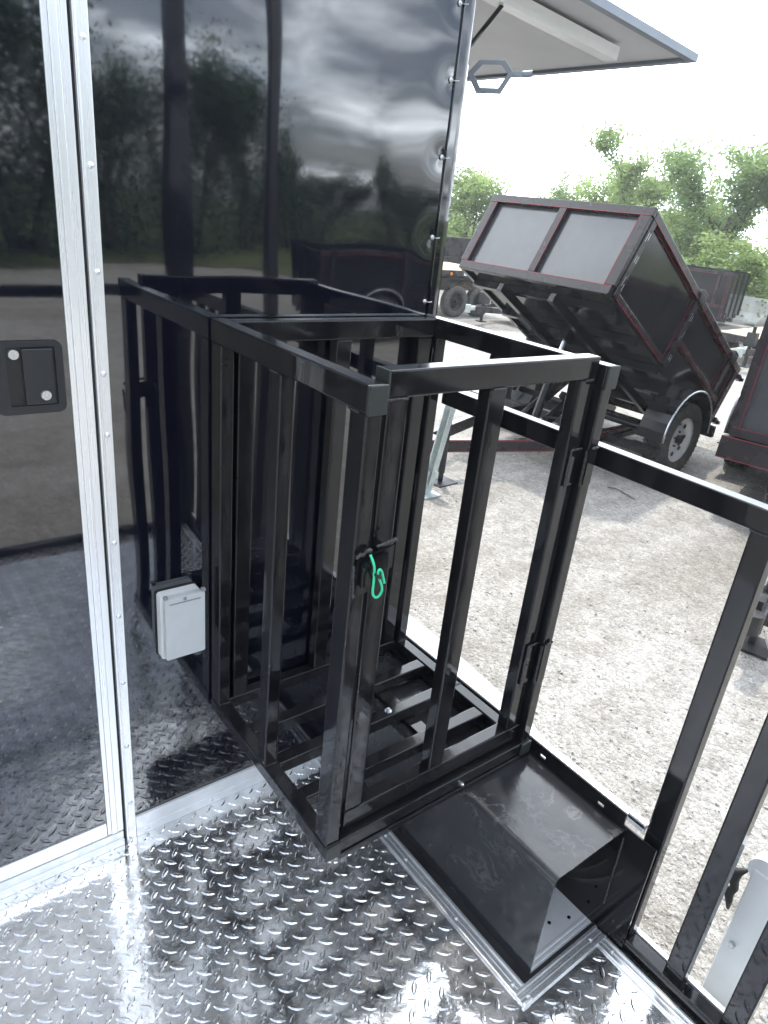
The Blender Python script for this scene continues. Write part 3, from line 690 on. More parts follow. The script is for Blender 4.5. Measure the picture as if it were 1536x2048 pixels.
b = MB(); c = Vector((0.425, -CD + 0.0035, ZB + 0.011)); b.cyl(c, c + Vector((0, -0.005, 0)), 0.0065, seg=6); b.cyl(c, c + Vector((0, -0.009, 0)), 0.0035, seg=10); b.build('bolt', 'steel', CG)
# mounting legs on the wheel box
b = MB(); b.box((0.46, -0.60, 0.3575), (0.50, -0.02, 0.3742)); b.box((0.64, -0.60, 0.3575), (0.68, -0.02, 0.3742)); b.build('mounting_foot', 'black', CG)
# welds
b = MB()
for x0, x1 in ((0, TW), (CW - TW, CW)):
    for y in (-CD + 0.056, -0.285):
        b.bead((x0 + 0.0005, y, ZT - TH - 0.001), (x0 + 0.0005, y - 0.03, ZT - TH - 0.001), 0.0022, 0.8)
    b.bead((x0 + 0.002, -0.0565, ZB + TW + 0.001), (x1 - 0.002, -0.0565, ZB + TW + 0.001), 0.0022, 0.8)
    b.bead((x0 + 0.002, -0.329, ZB + TW + 0.001), (x1 - 0.002, -0.329, ZB + TW + 0.001), 0.0022, 0.8)
b.bead((0.6485, -0.046, 1.40), (0.6485, -0.046, 1.26), 0.003, 0.8); b.bead((0.6485, -0.046, 0.72), (0.6485, -0.046, 0.50), 0.002, 0.5); b.bead((0.6485, -0.046, 1.02), (0.6485, -0.046, 0.93), 0.002, 0.5)
b.build('weld_bead', 'weld', CG, smooth=True)
# gate
GY0, GY1, GX0, GX1, GZ0, GZ1 = -0.600, -0.562, 0.0585, 0.6465, 0.4215, 1.497
bar('gate_rail', (GX0, GY0, GZ1 - 0.050), (GX1, GY1, GZ1), CG); bar('gate_rail', (GX0, GY0, GZ0), (GX1, GY1, GZ0 + 0.048), CG)
bar('end_cap', (GX0 - 0.003, GY0 - 0.0008, GZ1 - 0.0505), (GX0 + 0.002, GY1 + 0.0008, GZ1 + 0.0006), CG, 'cap', 0.002)
for x0, x1 in ((GX0 + 0.001, GX0 + 0.050), (0.315, 0.363), (GX1 - 0.051, GX1 - 0.001)):
    bar('gate_bar', (x0, GY0 + e1, GZ0 + 0.0482), (x1, GY1 - e1, GZ1 - 0.0502), CG)
b = MB()
b.bead((GX0 + 0.002, GY0 - 0.0004, GZ1 - 0.0515), (GX0 + 0.042, GY0 - 0.0004, GZ1 - 0.0515), 0.0032, 0.7)
b.bead((0.322, GY0 - 0.0004, GZ1 - 0.0515), (0.352, GY0 - 0.0004, GZ1 - 0.0515), 0.003, 0.8)
b.bead((0.607, GY0 - 0.0004, GZ1 - 0.0515), (0.636, GY0 - 0.0004, GZ1 - 0.0515), 0.003, 0.8)
b.bead((GX0 + 0.004, GY0 - 0.0004, GZ0 + 0.0485), (GX0 + 0.05, GY0 - 0.0004, GZ0 + 0.0485), 0.0026, 0.8)
b.bead((0.600, GY0 - 0.0004, GZ0 + 0.0485), (0.645, GY0 - 0.0004, GZ0 + 0.0485), 0.0026, 0.8)
b.build('weld_bead', 'weld', CG, smooth=True)
for z0, z1 in ((1.195, 1.285), (0.625, 0.745)):
    b = MB(); b.box((0.610, GY0 - 0.004, z0), (0.6465, GY0 - 0.0002, z1), 0.0008); b.box((0.6505, -CD - 0.0005, z0 + 0.004), (0.678, -CD + 0.0045, z1 + 0.004), 0.0008)
    H = b.build('hinge', 'black', CG)
    b = MB(); n = 6
    for k in range(n):
        za = z0 + (z1 - z0) * k / n; b.cyl((0.6486, -CD + 0.0075, za), (0.6486, -CD + 0.0075, za + (z1 - z0) / n - 0.0015), 0.0052 if k % 2 == 0 else 0.0048, seg=14)
    b.build('hinge_knuckle', 'black', H, smooth=False)
    b = MB(); b.bead((0.609, GY0 - 0.002, z0), (0.609, GY0 - 0.002, z1), 0.0030, 0.9); b.bead((0.611, GY0 - 0.002, z1), (0.645, GY0 - 0.002, z1), 0.0034, 0.9); b.bead((0.655, -CD - 0.001, z1 + 0.005), (0.678, -CD - 0.001, z1 + 0.006), 0.0032, 0.9); b.build('weld_bead', 'weld', H, smooth=True)
# latch
b = MB(); bx = [(-0.002, 1.085), (0.0, 1.155), (0.004, 1.166), (0.012, 1.171), (0.090, 1.178), (0.090, 1.115), (0.048, 1.098), (0.046, 1.072), (0.004, 1.072)]
b.poly([(x, -CD - 0.0045, z) for x, z in [(0.006, 1.080), (0.006, 1.150), (0.011, 1.158), (0.089, 1.170), (0.089, 1.122), (0.044, 1.112), (0.044, 1.082)]], (0, 0.0035, 0))
b.poly([(x, -CD - 0.0135, z) for x, z in [(0.012, 1.100), (0.012, 1.148), (0.018, 1.154), (0.070, 1.161), (0.070, 1.128), (0.040, 1.122), (0.040, 1.100)]], (0, 0.006, 0))
b.box((0.062, -CD - 0.001, 1.122), (0.088, -0.6003, 1.160), 0.001)
LT = b.build('latch', 'black', CG)
b = MB(); b.cyl((0.0335, -CD - 0.007, 1.1315), (0.0335, -CD - 0.040, 1.1315), 0.0042, seg=12); b.build('latch_staple', 'black_dull', LT)
b = MB(); b.bead((0.004, -CD - 0.004, 1.163), (0.034, -CD - 0.004, 1.173), 0.0042, 1.0); b.bead((0.050, -CD - 0.003, 1.174), (0.092, -CD - 0.003, 1.180), 0.0038, 1.0); b.bead((-0.001, -CD - 0.002, 1.145), (0.004, -CD - 0.002, 1.078), 0.003, 1.1); b.build('weld_bead', 'weld', LT, smooth=True)
# green wire clip hung in the latch staple
def clip():
    yb = -CD - 0.026
    pts = []
    def P(x, z, y=0): pts.append((x, yb + y, z))
    # straight stub, through the staple, down and round the loop, up and over the hook
    ctrl = [(0.0256, 1.168, 0.012), (0.0278, 1.153, 0.002), (0.0295, 1.140, 0.0), (0.0305, 1.1315, 0.002), (0.0300, 1.1255, 0.0), (0.0289, 1.1124, -0.002), (0.0289, 1.097, -0.002), (0.0317, 1.0875, -0.002), (0.0363, 1.0822, -0.002), (0.0415, 1.081, -0.002), (0.0473, 1.085, -0.002), (0.0508, 1.0934, -0.002), (0.048, 1.1053, -0.003), (0.0421, 1.117, -0.004), (0.0367, 1.127, -0.006), (0.0330, 1.1373, -0.007), (0.0336, 1.1427, -0.007), (0.037, 1.1436, -0.007), (0.0416, 1.1373, -0.007), (0.0464, 1.1255, -0.006), (0.0514, 1.111, -0.006)]
    n = len(ctrl)
    for i in range(n - 1):
        p0, p1, p2, p3 = [Vector(ctrl[max(0, min(n - 1, i + k))]) for k in (-1, 0, 1, 2)]
        for s in range(5):
            t = s / 5; q = 0.5 * ((2 * p1) + (p2 - p0) * t + (2 * p0 - 5 * p1 + 4 * p2 - p3) * t * t + (3 * p1 - p0 - 3 * p2 + p3) * t ** 3); P(q.x, q.y, q.z)
    P(*ctrl[-1])
    b = MB().tube(pts, 0.0024, 8)
    o = b.build('wire_clip', 'green', None, smooth=True)
    o['label'] = 'small green wire clip hooked through the latch of the cage gate'; o['category'] = 'clip'
clip()

# ------------------------------------------------------------------ dump trailers
def dump_trailer(label, group, tilt, h=0.783, ext=0.0):
    """x forward, y left, ground z=0; bed hinge at x=0"""
    t = root('dump_trailer', (0, 0, 0), label, 'trailer', group)
    w, L_, hz = 1.762, 3.003, 0.297
    hw = w / 2
    O = Vector((0, 0, hz))
    def V(x, y, z): return (x, y, z + hz)
    # bed floor sheet is the part the rest of the bed hangs on
    b = MB(); b.box(V(0.0, -hw, 0.0), V(L_, hw, 0.012)); 
    bed = b.build('dump_bed', 'trailer_black', t, org=O)
    def sub(b, name, m, **k): return b.build(name, m, bed, **k)
    b = MB()
    for k in range(5): x = 0.35 + k * 0.60; b.box(V(x, -hw + 0.05, -0.075), V(x + 0.06, hw - 0.05, -0.001), 0.004)
    for y in (-hw, hw - 0.05): b.box(V(0.02, y, -0.03), V(L_, y + 0.05, -0.001), 0.004)
    sub(b, 'cross_member', 'trailer_black')
    for y in (-0.34, 0.28): b = MB(); b.box(V(0.0, y, -0.16), V(L_ - 0.02, y + 0.06, -0.076), 0.004); sub(b, 'bed_beam', 'trailer_black')
    # side panels
    for s in (1, -1):
        b = MB(); b.box(V(0.02, s * (hw - 0.012), 0.0), V(L_, s * (hw - 0.02), h)); sub(b, 'side_panel', 'trailer_black')
        b = MB(); yo = s * hw; yi = s * (hw - 0.012); ye = s * (hw + 0.028)
        b.box(V(-0.01, yi, h - 0.075), V(L_, ye, h), 0.006)
        b.box(V(1.68, yi, 0.0), V(L_, s * (hw + 0.012), 0.06), 0.006)
        b.box(V(0.14, yi, 0.27), V(1.60, s * (hw + 0.014), 0.33), 0.005)
        b.box(V(0.0, yi, 0.0), V(0.09, ye, h - 0.076), 0.005)
        b.box(V(0.30, yi, 0.331), V(0.37, s * (hw + 0.022), h - 0.076), 0.005)
        b.box(V(1.60, yi, 0.0), V(1.68, s * (hw + 0.030), h - 0.076), 0.005)
        b.box(V(2.93, yi, 0.0), V(L_, ye, h - 0.076), 0.005)
        sub(b, 'side_frame', 'trailer_frame')
        for x in (0.30, 1.60):
            b = MB(); b.box(V(x - 0.02, s * (hw - 0.02), h + 0.001), V(x + 0.10, s * (hw + 0.055), h + 0.035), 0.004); b.box(V(x - 0.02, s * (hw + 0.0285), h - 0.09), V(x + 0.10, s * (hw + 0.056), h), 0.004); sub(b, 'stake_pocket', 'trailer_frame')
        # pinstripes
        b = MB(); yp = s * (hw + 0.0125); q = 0.0055
        def hl(x0, x1, z, yy): b.box(V(x0, yy, z), V(x1, yy + s * 0.002, z + q))
        def vl(x, z0, z1, yy): b.box(V(x, yy, z0), V(x + q, yy + s * 0.002, z1))
        hl(0.1, 2.92, h - 0.084, s * (hw - 0.0115)); hl(1.69, 2.92, 0.0645, s * (hw - 0.0115)); hl(0.15, 1.59, 0.263, s * (hw - 0.0115)); hl(0.15, 1.59, 0.336, s * (hw - 0.0115))
        hl(0.0, L_, h - 0.070, s * (hw + 0.0285)); hl(0.15, 1.59, 0.298, s * (hw + 0.0145))
        vl(2.915, 0.07, h - 0.09, s * (hw - 0.0115)); vl(1.690, 0.07, h - 0.09, s * (hw - 0.0115)); vl(1.588, 0.02, h - 0.09, s * (hw - 0.0115)); vl(0.097, 0.02, h - 0.09, s * (hw - 0.0115)); vl(0.38, 0.34, h - 0.09, s * (hw - 0.0115))
        hl(1.70, L_, 0.002, s * (hw + 0.0125)); vl(0.02, 0.0, h - 0.08, s * (hw + 0.0285))
        sub(b, 'pinstripe', 'red')
        # pale chalk-like weld marks on the posts
        b = MB()
        for x, yy in ((2.975, ye), (1.645, s * (hw + 0.030)), (1.61, s * (hw + 0.030)), (2.945, ye)):
            for z in (0.08, 0.30, 0.52):
                z += random.uniform(-0.03, 0.03); b.beam(V(x, yy + s * 0.0008, z), V(x, yy + s * 0.0008, z + random.uniform(0.05, 0.09)), 0.006, 0.002)
        sub(b, 'paint_mark', 'steel')
    # headboard: panel, frame, three uprights
    b = MB(); b.box(V(L_ - 0.001, -hw, 0.0), V(L_ + 0.008, hw, h)); sub(b, 'headboard', mat('headboard_paint', (0.05, 0.052, 0.055), 0.22, 0, 0.9, c2=(0.075, 0.076, 0.08), vscale=2, rvar=0.05, bump=0.002, bscale=3))
    b = MB(); xa, xb = L_ + 0.0085, L_ + 0.055
    b.box(V(xa, -hw - 0.03, h - 0.075), V(xb, hw + 0.03, h + 0.004), 0.006)
    b.box(V(xa, -hw, -0.03), V(xb, hw, 0.055), 0.006)
    for y0, y1 in ((-hw - 0.02, -hw + 0.075), (-0.04, 0.04), (hw - 0.085, hw + 0.02)): b.box(V(xa, y0, 0.056), V(xb, y1, h - 0.076), 0.005)
    sub(b, 'headboard_frame', 'trailer_frame')
    b = MB()
    def fl(y0, y1, z0, z1):
        if y1 - y0 > 0.1: z1 = z0 + 0.0035
        else: y1 = y0 + 0.0035
        b.box(V(xb + 0.0003, y0, z0), V(xb + 0.002, y1, z1))
    fl(-hw, hw, 0.047, 0.054); fl(-hw + 0.06, -hw + 0.066, 0.06, h - 0.08); fl(0.032, 0.038, 0.06, h - 0.08); fl(hw - 0.083, hw - 0.077, 0.06, h - 0.08); fl(-hw, hw, h - 0.074, h - 0.068)
    sub(b, 'pinstripe', 'red')
    if ext:
        b = MB(); b.box(V(L_ - 0.30, -hw - 0.05, -0.235), V(L_ + 0.075, hw + 0.05, -0.035), 0.006); b.box(V(0.6, -hw - 0.01, -0.20), V(L_ - 0.301, -hw + 0.07, -0.09), 0.004); b.box(V(0.6, hw - 0.07, -0.20), V(L_ - 0.301, hw + 0.01, -0.09), 0.004); sub(b, 'front_beam', 'trailer_frame')
        b = MB(); b.box(V(L_ + 0.0755, -hw - 0.05, -0.232), V(L_ + 0.077, hw + 0.05, -0.227)); b.box(V(L_ + 0.0755, -hw - 0.05, -0.045), V(L_ + 0.077, hw + 0.05, -0.040)); sub(b, 'pinstripe', 'red')
    # tailgate
    b = MB(); b.box(V(-0.03, -hw, 0.0), V(-0.012, hw, h - 0.02)); 
    for y in (-hw, -0.3, 0.25, hw - 0.06): b.box(V(-0.06, y, 0.0), V(-0.031, y + 0.06, h - 0.02), 0.004)
    for z in (0.1, h - 0.12): b.box(V(-0.10, hw + 0.0, z), V(-0.02, hw + 0.05, z + 0.06), 0.004); b.cyl(V(-0.10, hw + 0.0, z + 0.03), V(-0.10, hw + 0.07, z + 0.03), 0.022)
    sub(b, 'tailgate', 'trailer_black')
    bed.rotation_euler = (0, -R(tilt), 0)
    # chassis
    b = MB(); fz0, fz1 = 0.24, 0.36
    for y in (-0.56, 0.48): b.box((-0.05, y, fz0), (2.35, y + 0.07, fz1), 0.005)
    for x in (0.0, 0.7, 1.5, 2.28): b.box((x, -0.49, fz0 + 0.01), (x + 0.07, 0.48, fz1 - 0.01), 0.005)
    b.box((1.55, 0.55, 0.26), (1.63, hw + 0.24, 0.34), 0.005); b.box((1.55, -hw - 0.24, 0.26), (1.63, -0.56, 0.34), 0.005)
    fr_ = b.build('chassis_frame', 'trailer_frame', t, wn=True)
    TX = ext
    b = MB(); b.beam((2.35, 0.52, 0.30), (TX + 3.75, 0.05, 0.34), 0.07, 0.12, 0.005); b.beam((2.35, -0.52, 0.30), (TX + 3.75, -0.05, 0.34), 0.07, 0.12, 0.005); b.box((TX + 3.55, -0.09, 0.27), (TX + 3.85, 0.09, 0.39), 0.005)
    tg = b.build('tongue', 'trailer_frame', t)
    b = MB()
    for y in (0.5505,): b.box((-0.05, y, 0.245), (2.30, y + 0.0015, 0.252)); b.box((-0.05, y, 0.348), (2.30, y + 0.0015, 0.355))
    b.beam((2.35, 0.556, 0.247), (TX + 3.72, 0.096, 0.287), 0.003, 0.007); b.beam((2.35, 0.556, 0.353), (TX + 3.72, 0.096, 0.393), 0.003, 0.007)
    b.build('pinstripe', 'red', t)
    b = MB(); b.box((TX + 3.82, -0.05, 0.33), (TX + 4.08, 0.05, 0.41), 0.02, 3); b.cyl((TX + 4.05, 0, 0.30), (TX + 4.05, 0, 0.42), 0.055, seg=16); b.box((TX + 3.86, -0.02, 0.41), (TX + 3.98, 0.02, 0.47), 0.006); b.build('coupler', 'black_dull', tg)
    JY = -0.17 if ext else 0.0
    b = MB(); b.cyl((TX + 3.62, JY + 0.17, 0.10), (TX + 3.62, JY + 0.17, 0.78), 0.032, seg=16); b.cyl((TX + 3.62, JY + 0.17, 0.02), (TX + 3.62, JY + 0.17, 0.2), 0.024, seg=14); b.box((TX + 3.56, JY + 0.09, 0.27), (TX + 3.68, JY + 0.14, 0.39), 0.004); b.box((TX + 3.50, JY + 0.05, 0.0), (TX + 3.74, JY + 0.29, 0.018), 0.004); b.tube([(TX + 3.62, JY + 0.17, 0.75), (TX + 3.62, JY + 0.28, 0.75), (TX + 3.62, JY + 0.29, 0.85)], 0.009); b.build('tongue_jack', 'black_dull', tg)
    for s in (1, -1):
        b = MB(); pts = []
        for k in range(9):
            q = k / 8; pts.append((TX + 3.70 + 0.28 * q, s * (0.07 + 0.06 * math.sin(3.14 * q)), 0.27 - 0.16 * math.sin(3.14 * q) + 0.03 * q))
        b.tube(pts, 0.007, 6); b.build('safety_chain', 'steel', tg)
    # hydraulic lift
    b = MB(); b.beam((1.30, 0, 0.30), (1.70, 0, 0.62), 0.07, 0.07, 0.004) if tilt > 15 else b.box((1.2, -0.04, 0.28), (1.9, 0.04, 0.29))
    if tilt > 15:
        tp = Vector((math.cos(R(tilt)) * 2.05 + math.sin(R(tilt)) * 0.10, -0.02, hz + math.sin(R(tilt)) * 2.05 - math.cos(R(tilt)) * 0.10)); bt = Vector((2.10, -0.02, 0.34))
        b.beam((2.25, 0.12, 0.30), (1.35, 0.12, 0.78), 0.06, 0.09, 0.004); b.beam((2.25, -0.16, 0.30), (1.35, -0.16, 0.78), 0.06, 0.09, 0.004)
        b.cyl(bt, bt.lerp(tp, 0.55), 0.045, seg=16)
    lift = b.build('hydraulic_lift', 'trailer_black', t)
    if tilt > 15:
        b = MB(); b.cyl(bt.lerp(tp, 0.5), tp, 0.024, seg=16); b.build('lift_rod', 'steel', lift)
        b = MB(); b.box(tp - Vector((0.07, 0.05, 0.05)), tp + Vector((0.07, 0.05, 0.05)), 0.004, 2, Matrix.Rotation(-R(tilt), 3, 'Y')); b.build('lift_bracket', 'trailer_black', lift)
        b = MB(); pts = []
        for k in range(12): q = k / 11; pts.append((2.3 - 0.5 * q, 0.25 + 0.15 * math.sin(q * 9), 0.42 + 0.10 * math.sin(q * 7 + 1)))
        b.tube(pts, 0.010, 6); b.build('hydraulic_hose', 'hose', lift)
    # wheels and fenders
    wx = 1.13; wz = 0.38
    for s in (1, -1):
        wheel(t, (wx, s * (hw + 0.165), wz), 0.38, 0.25, s, rimr=0.235)
        b = MB(); outer, inner = [], []
        for k in range(17):
            a = R(196 - 13.0 * k) if True else 0
            a = R(182 - 11.4 * k); outer.append((wx + 0.475 * math.cos(a), wz + 0.05 + 0.475 * math.sin(a))); inner.append((wx + 0.462 * math.cos(a), wz + 0.05 + 0.462 * math.sin(a)))
        b.poly([(x, s * (hw + 0.015), z) for x, z in outer + inner[::-1]], (0, s * 0.29, 0)); fd = b.build('fender', 'trailer_black', t)
        b = MB(); 
        b.tube([(x, s * (hw + 0.305), z) for x, z in outer], 0.011, 8); b.build('fender_lip', 'steel', fd, smooth=True)
        b = MB(); b.box((wx + 0.47, s * (hw + 0.015), 0.36), (wx + 0.72, s * (hw + 0.30), 0.372)); b.build('fender_step', 'trailer_frame', fd)
        b = MB(); b.box((0.42, s * (hw + 0.12), 0.36), (0.46, s * (hw + 0.26), 0.44), 0.006); b.build('tail_light', 'redlens', t)
        b = MB(); b.box((0.461, s * (hw + 0.08), 0.34), (0.52, s * (hw + 0.30), 0.46), 0.004); b.build('light_bracket', 'trailer_frame', t)
        yy = s * 0.551; b = MB(); b.cyl((2.26, yy, 0.31), (2.26, yy + s * 0.02, 0.31), 0.038, 0.034, 20); b.build('marker_light', 'amber', t, smooth=False)
    b = MB(); b.cyl((wx, -hw - 0.12, wz), (wx, hw + 0.12, wz), 0.035, seg=14)
    for y in (-0.6, 0.55): b.beam((wx - 0.35, y, 0.27), (wx, y, 0.30), 0.045, 0.03); b.beam((wx + 0.35, y, 0.27), (wx, y, 0.30), 0.045, 0.03)
    b.build('axle', 'black_dull', t)
    return t
GRP = 'dump trailers parked in the yard'
d1 = dump_trailer('black dump trailer with red pinstripes, its bed tipped up high', GRP, 29.95)
d1.location = (7.167, 3.208, G); d1.rotation_euler = (0, 0, R(183.07))
d2 = dump_trailer('black red-striped dump trailer at the right edge, bed only slightly raised', GRP, 9.0, 1.22, 1.55)
def place_at(rootobj, local, world, heading):
    """put the local point of a thing at the world point"""
    a = R(heading); lx, ly = local[0] * math.cos(a) - local[1] * math.sin(a), local[0] * math.sin(a) + local[1] * math.cos(a)
    rootobj.rotation_euler = (0, 0, a); rootobj.location = (world[0] - lx, world[1] - ly, G)
place_at(d2, (2.966, -0.881), (5.50, 1.265), 194)
d3 = copy_tree(d2); d3['label'] = 'black dump trailer parked level far off, before the white concrete barriers'
for ch in d3.children:
    if ch.name.startswith('dump_bed'): ch.rotation_euler = (0, 0, 0)
d3.rotation_euler = (0, 0, R(104)); d3.location = (20.3, 9.0, G)
d4 = copy_tree(d3); d4['label'] = 'black dump trailer parked behind the photographer, seen mirrored in the trailer wall'
d4.rotation_euler = (0, 0, R(10)); d4.location = (6.2, -9.8, G)

o = MB().box((1.24, -2.13, G), (1.29, -2.08, 2.7), 0.004, 2).build('steel_post', 'black_dull', None)
o['label'] = 'slim black square post beside the porch, mirrored in the glossy wall'; o['category'] = 'post'
# ------------------------------------------------------------------ other trailers
MT['tyre_dark'] = mat('flatbed_wheel_black', (0.012, 0.012, 0.012), 0.5, 0, 0.4, var=0.2, vscale=8)
def flatbed(label, length, width, deckz, group, wheels=((0.62, 0), (-0.13, 0)), sides=0.0, wood=True):
    t = root('flatbed_trailer', (0, 0, 0), label, 'trailer', group)
    hl, hw = length / 2, width / 2
    b = MB(); n = max(4, int(width / 0.2))
    for k in range(n):
        y0 = -hw + 0.02 + (width - 0.04) * k / n; b.box((-hl + 0.02, y0, deckz), (hl - 0.02, y0 + (width - 0.04) / n - 0.006, deckz + 0.04), 0.003)
    b.build('plank_deck', 'wood', t)
    b = MB()
    for s in (1, -1):
        b.box((-hl, s * hw, deckz - 0.09), (hl, s * (hw + 0.05), deckz + 0.035), 0.005)
        b.box((-hl + 0.1, s * (hw - 0.25), deckz - 0.30), (hl - 0.1, s * (hw - 0.17), deckz - 0.092), 0.005)
    b.box((hl, -hw, deckz - 0.12), (hl + 0.06, hw, deckz + 0.035), 0.005); b.box((-hl - 0.06, -hw, deckz - 0.12), (-hl, hw, deckz + 0.035), 0.005)
    for k in range(7): x = -hl + 0.3 + k * (length - 0.6) / 6; b.box((x, -hw, deckz - 0.09), (x + 0.06, hw, deckz - 0.002))
    b.build('steel_frame', 'trailer_frame', t)
    if sides:
        b = MB()
        for s in (1, -1):
            b.box((-hl, s * (hw + 0.0), deckz + 0.036), (hl, s * (hw + 0.012), deckz + sides - 0.06))
            b.box((-hl, s * (hw - 0.01), deckz + sides - 0.059), (hl, s * (hw + 0.05), deckz + sides), 0.005)
            for k in range(6): x = -hl + k * (length - 0.06) / 5; b.box((x, s * (hw + 0.0125), deckz + 0.036), (x + 0.06, s * (hw + 0.045), deckz + sides - 0.06))
        b.build('side_panel', 'trailer_frame', t)
    for x, _ in wheels:
        for s in (1, -1): wheel(t, (x, s * (hw + 0.05), 0.36), 0.36, 0.21, s, 32, False, 'tyre_dark')
    b = MB(); b.beam((hl + 0.06, 0.5, deckz - 0.12), (hl + 1.2, 0.04, deckz - 0.12), 0.07, 0.12); b.beam((hl + 0.06, -0.5, deckz - 0.12), (hl + 1.2, -0.04, deckz - 0.12), 0.07, 0.12)
    tg = b.build('tongue', 'trailer_frame', t)
    b = MB(); b.box((hl + 1.15, -0.05, deckz - 0.15), (hl + 1.42, 0.05, deckz - 0.06), 0.02); b.cyl((hl + 1.38, 0, deckz - 0.2), (hl + 1.38, 0, deckz - 0.03), 0.06); b.build('coupler', 'galv', tg)
    b = MB(); b.cyl((hl + 0.95, 0.0, 0.12), (hl + 0.95, 0, deckz + 0.35), 0.035); b.box((hl + 0.87, -0.09, deckz + 0.0), (hl + 1.03, 0.09, deckz + 0.24), 0.01); b.box((hl + 0.86, -0.09, 0.1), (hl + 1.04, 0.09, 0.12)); b.build('tongue_jack', 'black_dull', tg)
    return t
FG = 'flatbed trailers parked in the yard'
f1 = flatbed('plank decked flatbed trailer with red and white reflector beside the wall corner', 6.2, 2.0, 1.02, FG, ((-1.65, 0), (-2.42, 0)))
b = MB(); b.box((-1.85, 1.0515, 0.945), (-2.10, 1.0530, 1.015)); b.build('reflector', 'whitelens', f1)
b = MB(); b.box((-2.103, 1.0515, 0.945), (-2.45, 1.0530, 1.015)); b.build('reflector', 'redlens', f1)
b = MB(); b.cyl((-1.45, 1.05, 0.98), (-1.45, 1.07, 0.98), 0.035); b.build('marker_light', 'amber', f1)
b = MB(); b.box((-2.95, 1.052, 0.62), (2.95, 1.10, 0.88), 0.01); b.build('side_box_rail', 'trailer_black', f1)
f1.location = (9.5, 12.1, G); f1.rotation_euler = (0, 0, R(179))
f2 = flatbed('dark brown low sided trailer standing behind the plank flatbed', 5.0, 1.9, 0.95, FG, ((0.6, 0),), 0.62)
b = MB(); b.box((-2.5, -0.95, 1.58), (-1.55, -0.90, 2.50), 0.005)
for k in range(4): b.box((-2.5 + k * 0.3, -0.96, 1.58), (-2.45 + k * 0.3, -0.951, 2.5))
b.build('ramp_gate', 'trailer_black', f2)
f2.location = (13.6, 16.9, G); f2.rotation_euler = (0, 0, R(-4))
f3 = flatbed('low black edged trailer with pale plank deck near the right edge', 4.6, 2.1, 0.52, FG, ((-0.5, 0),))
f3.location = (16.6, 5.3, G); f3.rotation_euler = (0, 0, R(186))
f4 = flatbed('small trailer behind the tipped dump bed, only its grey coupler and jack showing', 3.0, 1.5, 0.50, FG, ((-0.3, 0),))
f4.location = (13.4, 9.7, G); f4.rotation_euler = (0, 0, R(176))
# galvanised leg on the gravel
ST = root('jack_stand', (3.25, 2.66, G), 'pale galvanised leg leaning on the gravel behind the right back post of the cage', 'stand')
b = MB(); d_ = Vector((0.145, 0.0, 0.72)); p0 = Vector((3.235, 2.66, G + 0.10)); b.beam(p0, p0 + d_, 0.012, 0.115, 0.002, (1, 0, 0)); b.beam(p0 + Vector((0, -0.045, 0.0)), p0 + d_ + Vector((0, -0.045, 0)), 0.05, 0.012, 0.002, (0, 1, 0)); b.build('leg', 'galv', ST)
b = MB(); b.box((3.14, 2.56, G + 0.006), (3.33, 2.76, G + 0.02), 0.003); b.beam((3.225, 2.66, G + 0.02), (3.26, 2.66, G + 0.22), 0.05, 0.09, 0.002, (1, 0, 0)); b.build('foot', 'galv', ST)
b = MB(); b.cyl((3.25, 2.61, G + 0.24), (3.25, 2.575, G + 0.24), 0.014, seg=6); b.build('bolt', 'steel', ST)
# concrete barriers
proto = None
for k, (x, y, a) in enumerate([(21.6, 14.4, 96), (21.95, 11.3, 97), (22.35, 8.2, 98), (22.8, 5.1, 98), (23.25, 2.0, 99)]):
    lab = ['white concrete barrier block farthest left, mostly behind the tipped dump bed', 'white concrete barrier block behind the level dump trailer', 'white concrete barrier block just right of the level dump trailer', 'white concrete barrier block at the right edge of the view', 'white concrete barrier block beyond the right edge trailer'][k]
    if proto is None:
        b = MB(); b.poly([(-1.5, -0.30, 0), (-1.5, 0.30, 0), (-1.5, 0.28, 0.15), (-1.5, 0.12, 0.40), (-1.5, 0.08, 0.86), (-1.5, -0.08, 0.84), (-1.5, -0.12, 0.40), (-1.5, -0.28, 0.15)], (3.0, 0, 0))
        proto = b.build('concrete_barrier', 'concrete', None, org=(0, 0, 0)); o = proto
    else: o = proto.copy(); col.objects.link(o)
    o.location = (x, y, G - 0.02 + 0.03 * math.sin(k * 2.3)); o.rotation_euler = (0, 0, R(a)); o['label'] = lab; o['category'] = 'barrier'; o['group'] = 'white concrete barriers'
# dry twigs on the gravel
for i, (p, q) in enumerate([((5.02, 2.03), (5.02, 1.72)), ((3.63, 1.50), (3.66, 1.36)), ((5.6, 3.2), (5.1, 3.0))]):
    a_ = Vector((p[0], p[1], G + 0.02)); c_ = Vector((q[0], q[1], G + 0.015)); m_ = (a_ + c_) / 2 + Vector((0.02, 0.03, 0.012))
    o = MB().tube([a_, a_.lerp(m_, 0.5) + Vector((0.01, 0, 0.004)), m_, c_.lerp(m_, 0.4), c_], [0.005, 0.007, 0.006, 0.005, 0.003], 6).build('dry_twig', 'bark')
    o['label'] = ['thin dry twig on the gravel right of the cage gate', 'short curled twig lying near the cage hinges', 'long thin twig in the shade of the tipped dump trailer'][i]; o['category'] = 'twig'; o['group'] = 'twigs on the gravel'

